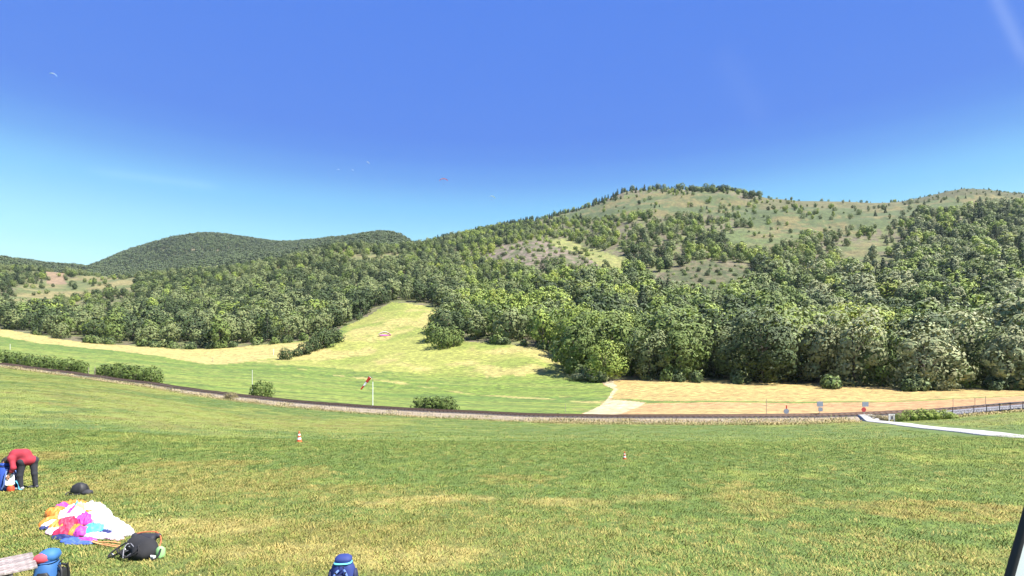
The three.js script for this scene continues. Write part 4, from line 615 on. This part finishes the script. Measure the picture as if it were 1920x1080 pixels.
function sign(label, px, top, bottom, plates, turn = 0) {
  const p = meet(px, 786), z = p.z + 1.2, x = (px - 960) / F * -z, g = ground(x, -z), k = -z / F, Y = (py) => EYE - (py - HOR) * k - g, t = thing('road_sign', label, 'sign', V(x, g, z), turn);
  part(t, 'post', new THREE.CylinderGeometry(.03, .03, Y(top) + .15, 10).translate(0, Y(top) / 2 - .075, 0), steel);
  for (const [x0, y0, w, h, shape, m] of plates) { let geo; if (shape === 'rect') geo = box(w * k, h * k, .03, x0 * k, Y(y0), .05, .008); else { geo = new THREE.CylinderGeometry(w * k / 2, w * k / 2, .03, shape === 'disc' ? 28 : 6).rotateX(Math.PI / 2).translate(x0 * k, Y(y0), .05); } const q = part(t, 'sign_plate', geo, m); part(q, 'border', shape === 'rect' ? merged([box(w * k + .03, .022, .036, x0 * k, Y(y0) + h * k / 2, .05), box(w * k + .03, .022, .036, x0 * k, Y(y0) - h * k / 2, .05), box(.022, h * k - .024, .036, x0 * k + w * k / 2, Y(y0), .05), box(.022, h * k - .024, .036, x0 * k - w * k / 2, Y(y0), .05)]) : new THREE.TorusGeometry(w * k / 2, .014, 6, 28).translate(x0 * k, Y(y0), .05), m === plate ? rim : m); }
}
sign('grey hexagonal sign low on a red topped post by the railway', 1474, 759, 0, [[0, 771, 10, 9, 'hex', plate], [.3, 763, 2, 6, 'rect', mat(.55, .06, .04)]]);
sign('grey square sign with a smaller plate below it by the level crossing', 1537, 751, 0, [[0, 757.5, 11, 9, 'rect', plate], [1, 767.5, 7.5, 7, 'rect', plate]]);
sign('grey rectangular sign above a round red sign at the level crossing', 1620, 753, 0, [[2, 758, 11.5, 8.5, 'rect', plate], [-1, 768, 8.5, 8, 'disc', mat(.45, .05, .05, .6)]]);
{
  const p = meet(1672, 791), k = -p.z / F, t = thing('notice_stand', 'small white notice stand beside the concrete path', 'stand', p);
  for (const x of [-5, 5]) part(t, 'leg', box(.05, 14 * k, .05, x * k, 7 * k - .02, 0), white); part(t, 'panel', box(9 * k, 8 * k, .04, 0, 8 * k, 0), mat(.5, .47, .46)); part(t, 'crossbar', box(12 * k, .05, .06, 0, 14 * k, 0), white); part(t, 'dark_mark', box(3 * k, 6 * k, .02, .3 * k, 8 * k, .032), mat(.06, .06, .07));
}
{ // railing along the raised bank
  const line = []; for (let px = 1762; px <= 2060; px += 4) { const u = (px - 960) / F; let d = 60; for (let i = 0; i < 20; i++) d = railD(u * d) - 3.2; line.push(V(u * d, ground(u * d, d), -d)); }
  const t = thing('railing', 'dark metal railing with posts above a low grey stone bank', 'railing', line[0]), rel = line.map((p) => p.clone().sub(line[0])), iron = mat(.04, .04, .05, .5, { metalness: .4 });
  part(t, 'top_rail', tube(rel.map((p) => p.clone().add(V(0, .98, 0))), .045, 80, 6), iron); part(t, 'lower_rail', tube(rel.map((p) => p.clone().add(V(0, .55, 0))), .02, 80, 6), iron);
  for (const px of [1787, 1827, 1848, 1872, 1893, 1918, 1945, 1975, 2010]) { const i = Math.round((px - 1762) / 4); if (rel[i]) part(t, 'post', new THREE.CylinderGeometry(.035, .04, 1.2, 8).translate(rel[i].x, rel[i].y + .45, rel[i].z), iron); }
  const bank = new THREE.Mesh(ribbon(line.map((p) => V(p.x, 0, p.z - .45)), [[.35, -.2], [.3, .12], [.16, .62], [-.3, .66], [-.5, -.2]], false), stoneMat(.42, .42, .47)); bank.name = 'stone_bank'; tag(bank, 'low grey stone bank under the dark railing', 'stone bank'); scene.add(bank);
  post('fence_post', 'thin dark post behind the railing', 1787, 768, 16, .03, woodPost, 'posts behind the railing', 5); post('fence_post', 'thin dark post behind the railing', 1828, 766, 16, .03, woodPost, 'posts behind the railing', 5); post('fence_post', 'thin dark post behind the railing', 1848, 764, 16, .03, woodPost, 'posts behind the railing', 5);
}
// ---------- paragliders ----------
function canopyGeo(span, chord, arc, i0, i1, cells = 26) { // an arched wing of blown cells, its middle at the origin; slices i0..i1
  const pos = [], idx = [], P = 14; for (let i = i0; i <= i1; i++) for (const e of [0, .5]) { if (i === i1 && e) break; const t = ((i + e) / cells) * 2 - 1, a = t * arc, R = span / (2 * Math.sin(arc)), puff = e ? 1.18 : 1, c = chord * Math.sqrt(Math.max(.06, 1 - (t * .93) ** 2)); for (let j = 0; j < P; j++) { const q = j / P * Math.PI * 2, cx = Math.cos(q) * .5 * c, th = Math.sin(q) * .09 * c * puff * (1 - .45 * Math.cos(q) * -1 * .6), r = R + th; pos.push(Math.sin(a) * r, Math.cos(a) * r - R, cx); } }
  const n = pos.length / 3 / P; for (let i = 0; i < n - 1; i++) for (let j = 0; j < P; j++) { const a = i * P + j, b = i * P + (j + 1) % P, c = a + P, d = b + P; idx.push(a, b, c, b, d, c); } return geoOf(pos, idx);
}
function flyer(label, px, py, d, bank, turn, colA, colB, span = 11) {
  const p = sight(px, py, d), t = thing('paraglider', label, 'paraglider', p, turn, 'paragliders in the sky'), wing = new THREE.Group(); wing.name = 'canopy'; t.add(wing); t.rotation.z = bank;
  const sheer = (c) => new THREE.MeshPhysicalMaterial({ color: C(...c), roughness: .9, transmission: .3, thickness: 0, side: THREE.DoubleSide }), A = sheer(colA), B = sheer(colB);
  part(wing, 'wing_tip', canopyGeo(span, 2.8, .95, 0, 7), B); part(wing, 'wing_middle', canopyGeo(span, 2.8, .95, 7, 19), A); part(wing, 'wing_tip', canopyGeo(span, 2.8, .95, 19, 26), B);
  const R = span / (2 * Math.sin(.95)), lines = []; for (const f of [-.85, -.5, -.2, .2, .5, .85]) lines.push(bar(V(Math.sin(f * .95) * R, Math.cos(f * .95) * R - R, 0), V(f > 0 ? .2 : -.2, -6.6, 0), .012, .012, 4)); part(t, 'lines', merged(lines), grey);
  part(t, 'pilot', bones([[[0, -7.1, 0], [0, -6.6, .1], .24, .2], [[0, -6.45, .1], [0, -6.3, .1], .1, .12], [[0, -7.15, 0], [0, -7.05, -.55], .17, .1], [[0, -7.05, -.55], [0, -7.35, -.8], .1, .07], [[-.18, -6.6, .1], [-.24, -6.2, 0], .07, .05], [[.18, -6.6, .1], [.24, -6.2, 0], .07, .05]], .06, .06), mat(.06, .06, .08, .7));
}
flyer('white paraglider flying alone high above all the others', 101, 138, 900, -.35, .3, [.8, .85, .88], [.5, .75, .8]);
flyer('red and white paraglider flying over the wooded ridge', 831, 335, 680, .12, .2, [.85, .35, .3], [.75, .05, .06]);
flyer('white paraglider with a green tint flying low over the ridge line', 924, 368, 950, -.3, .3, [.75, .85, .8], [.6, .75, .65]);
flyer('tiny pale paraglider turning above two others', 690, 304, 1500, -.4, .6, [.75, .8, .85], [.6, .7, .8]);
flyer('tiny pale paraglider of the distant pair', 634, 317, 2050, .1, .9, [.6, .7, .85], [.55, .65, .8]);
flyer('tiny pale paraglider of the distant pair', 661, 318, 2150, 0, 1.1, [.6, .7, .85], [.55, .65, .8]);
{ // wing spread on the training slope
  const p = meet(721, 630), t = thing('spread_paraglider', 'white and pink paraglider spread out on the sloping yellow meadow', 'paraglider', p.clone().add(V(0, .15, 0)), .25), B = mat(.7, .2, .6, .6), A = mat(.85, .8, .86, .6);
  const lay = (g) => g.rotateX(-.25).scale(.5, .6, .8).translate(0, 1.55, 0); part(t, 'wing_tip', lay(canopyGeo(11, 3, .8, 0, 6)), A); part(t, 'wing_middle', lay(canopyGeo(11, 3, .8, 6, 20)), A); part(t, 'wing_tip', lay(canopyGeo(11, 3, .8, 20, 26)), B);
  const skirt = loft([[-.1, 2.1, .4], [.15, 2.4, .5], [.4, 2.0, .3], [.5, .8, .2]].map(([y, w, d]) => [y, w, d, .1, .4]), 40, .25, 5); part(t, 'trailing_edge', skirt, B);
}
scene.fog = new THREE.FogExp2(C(.72, .84, 1), .000035);
renderer.render(scene, camera);
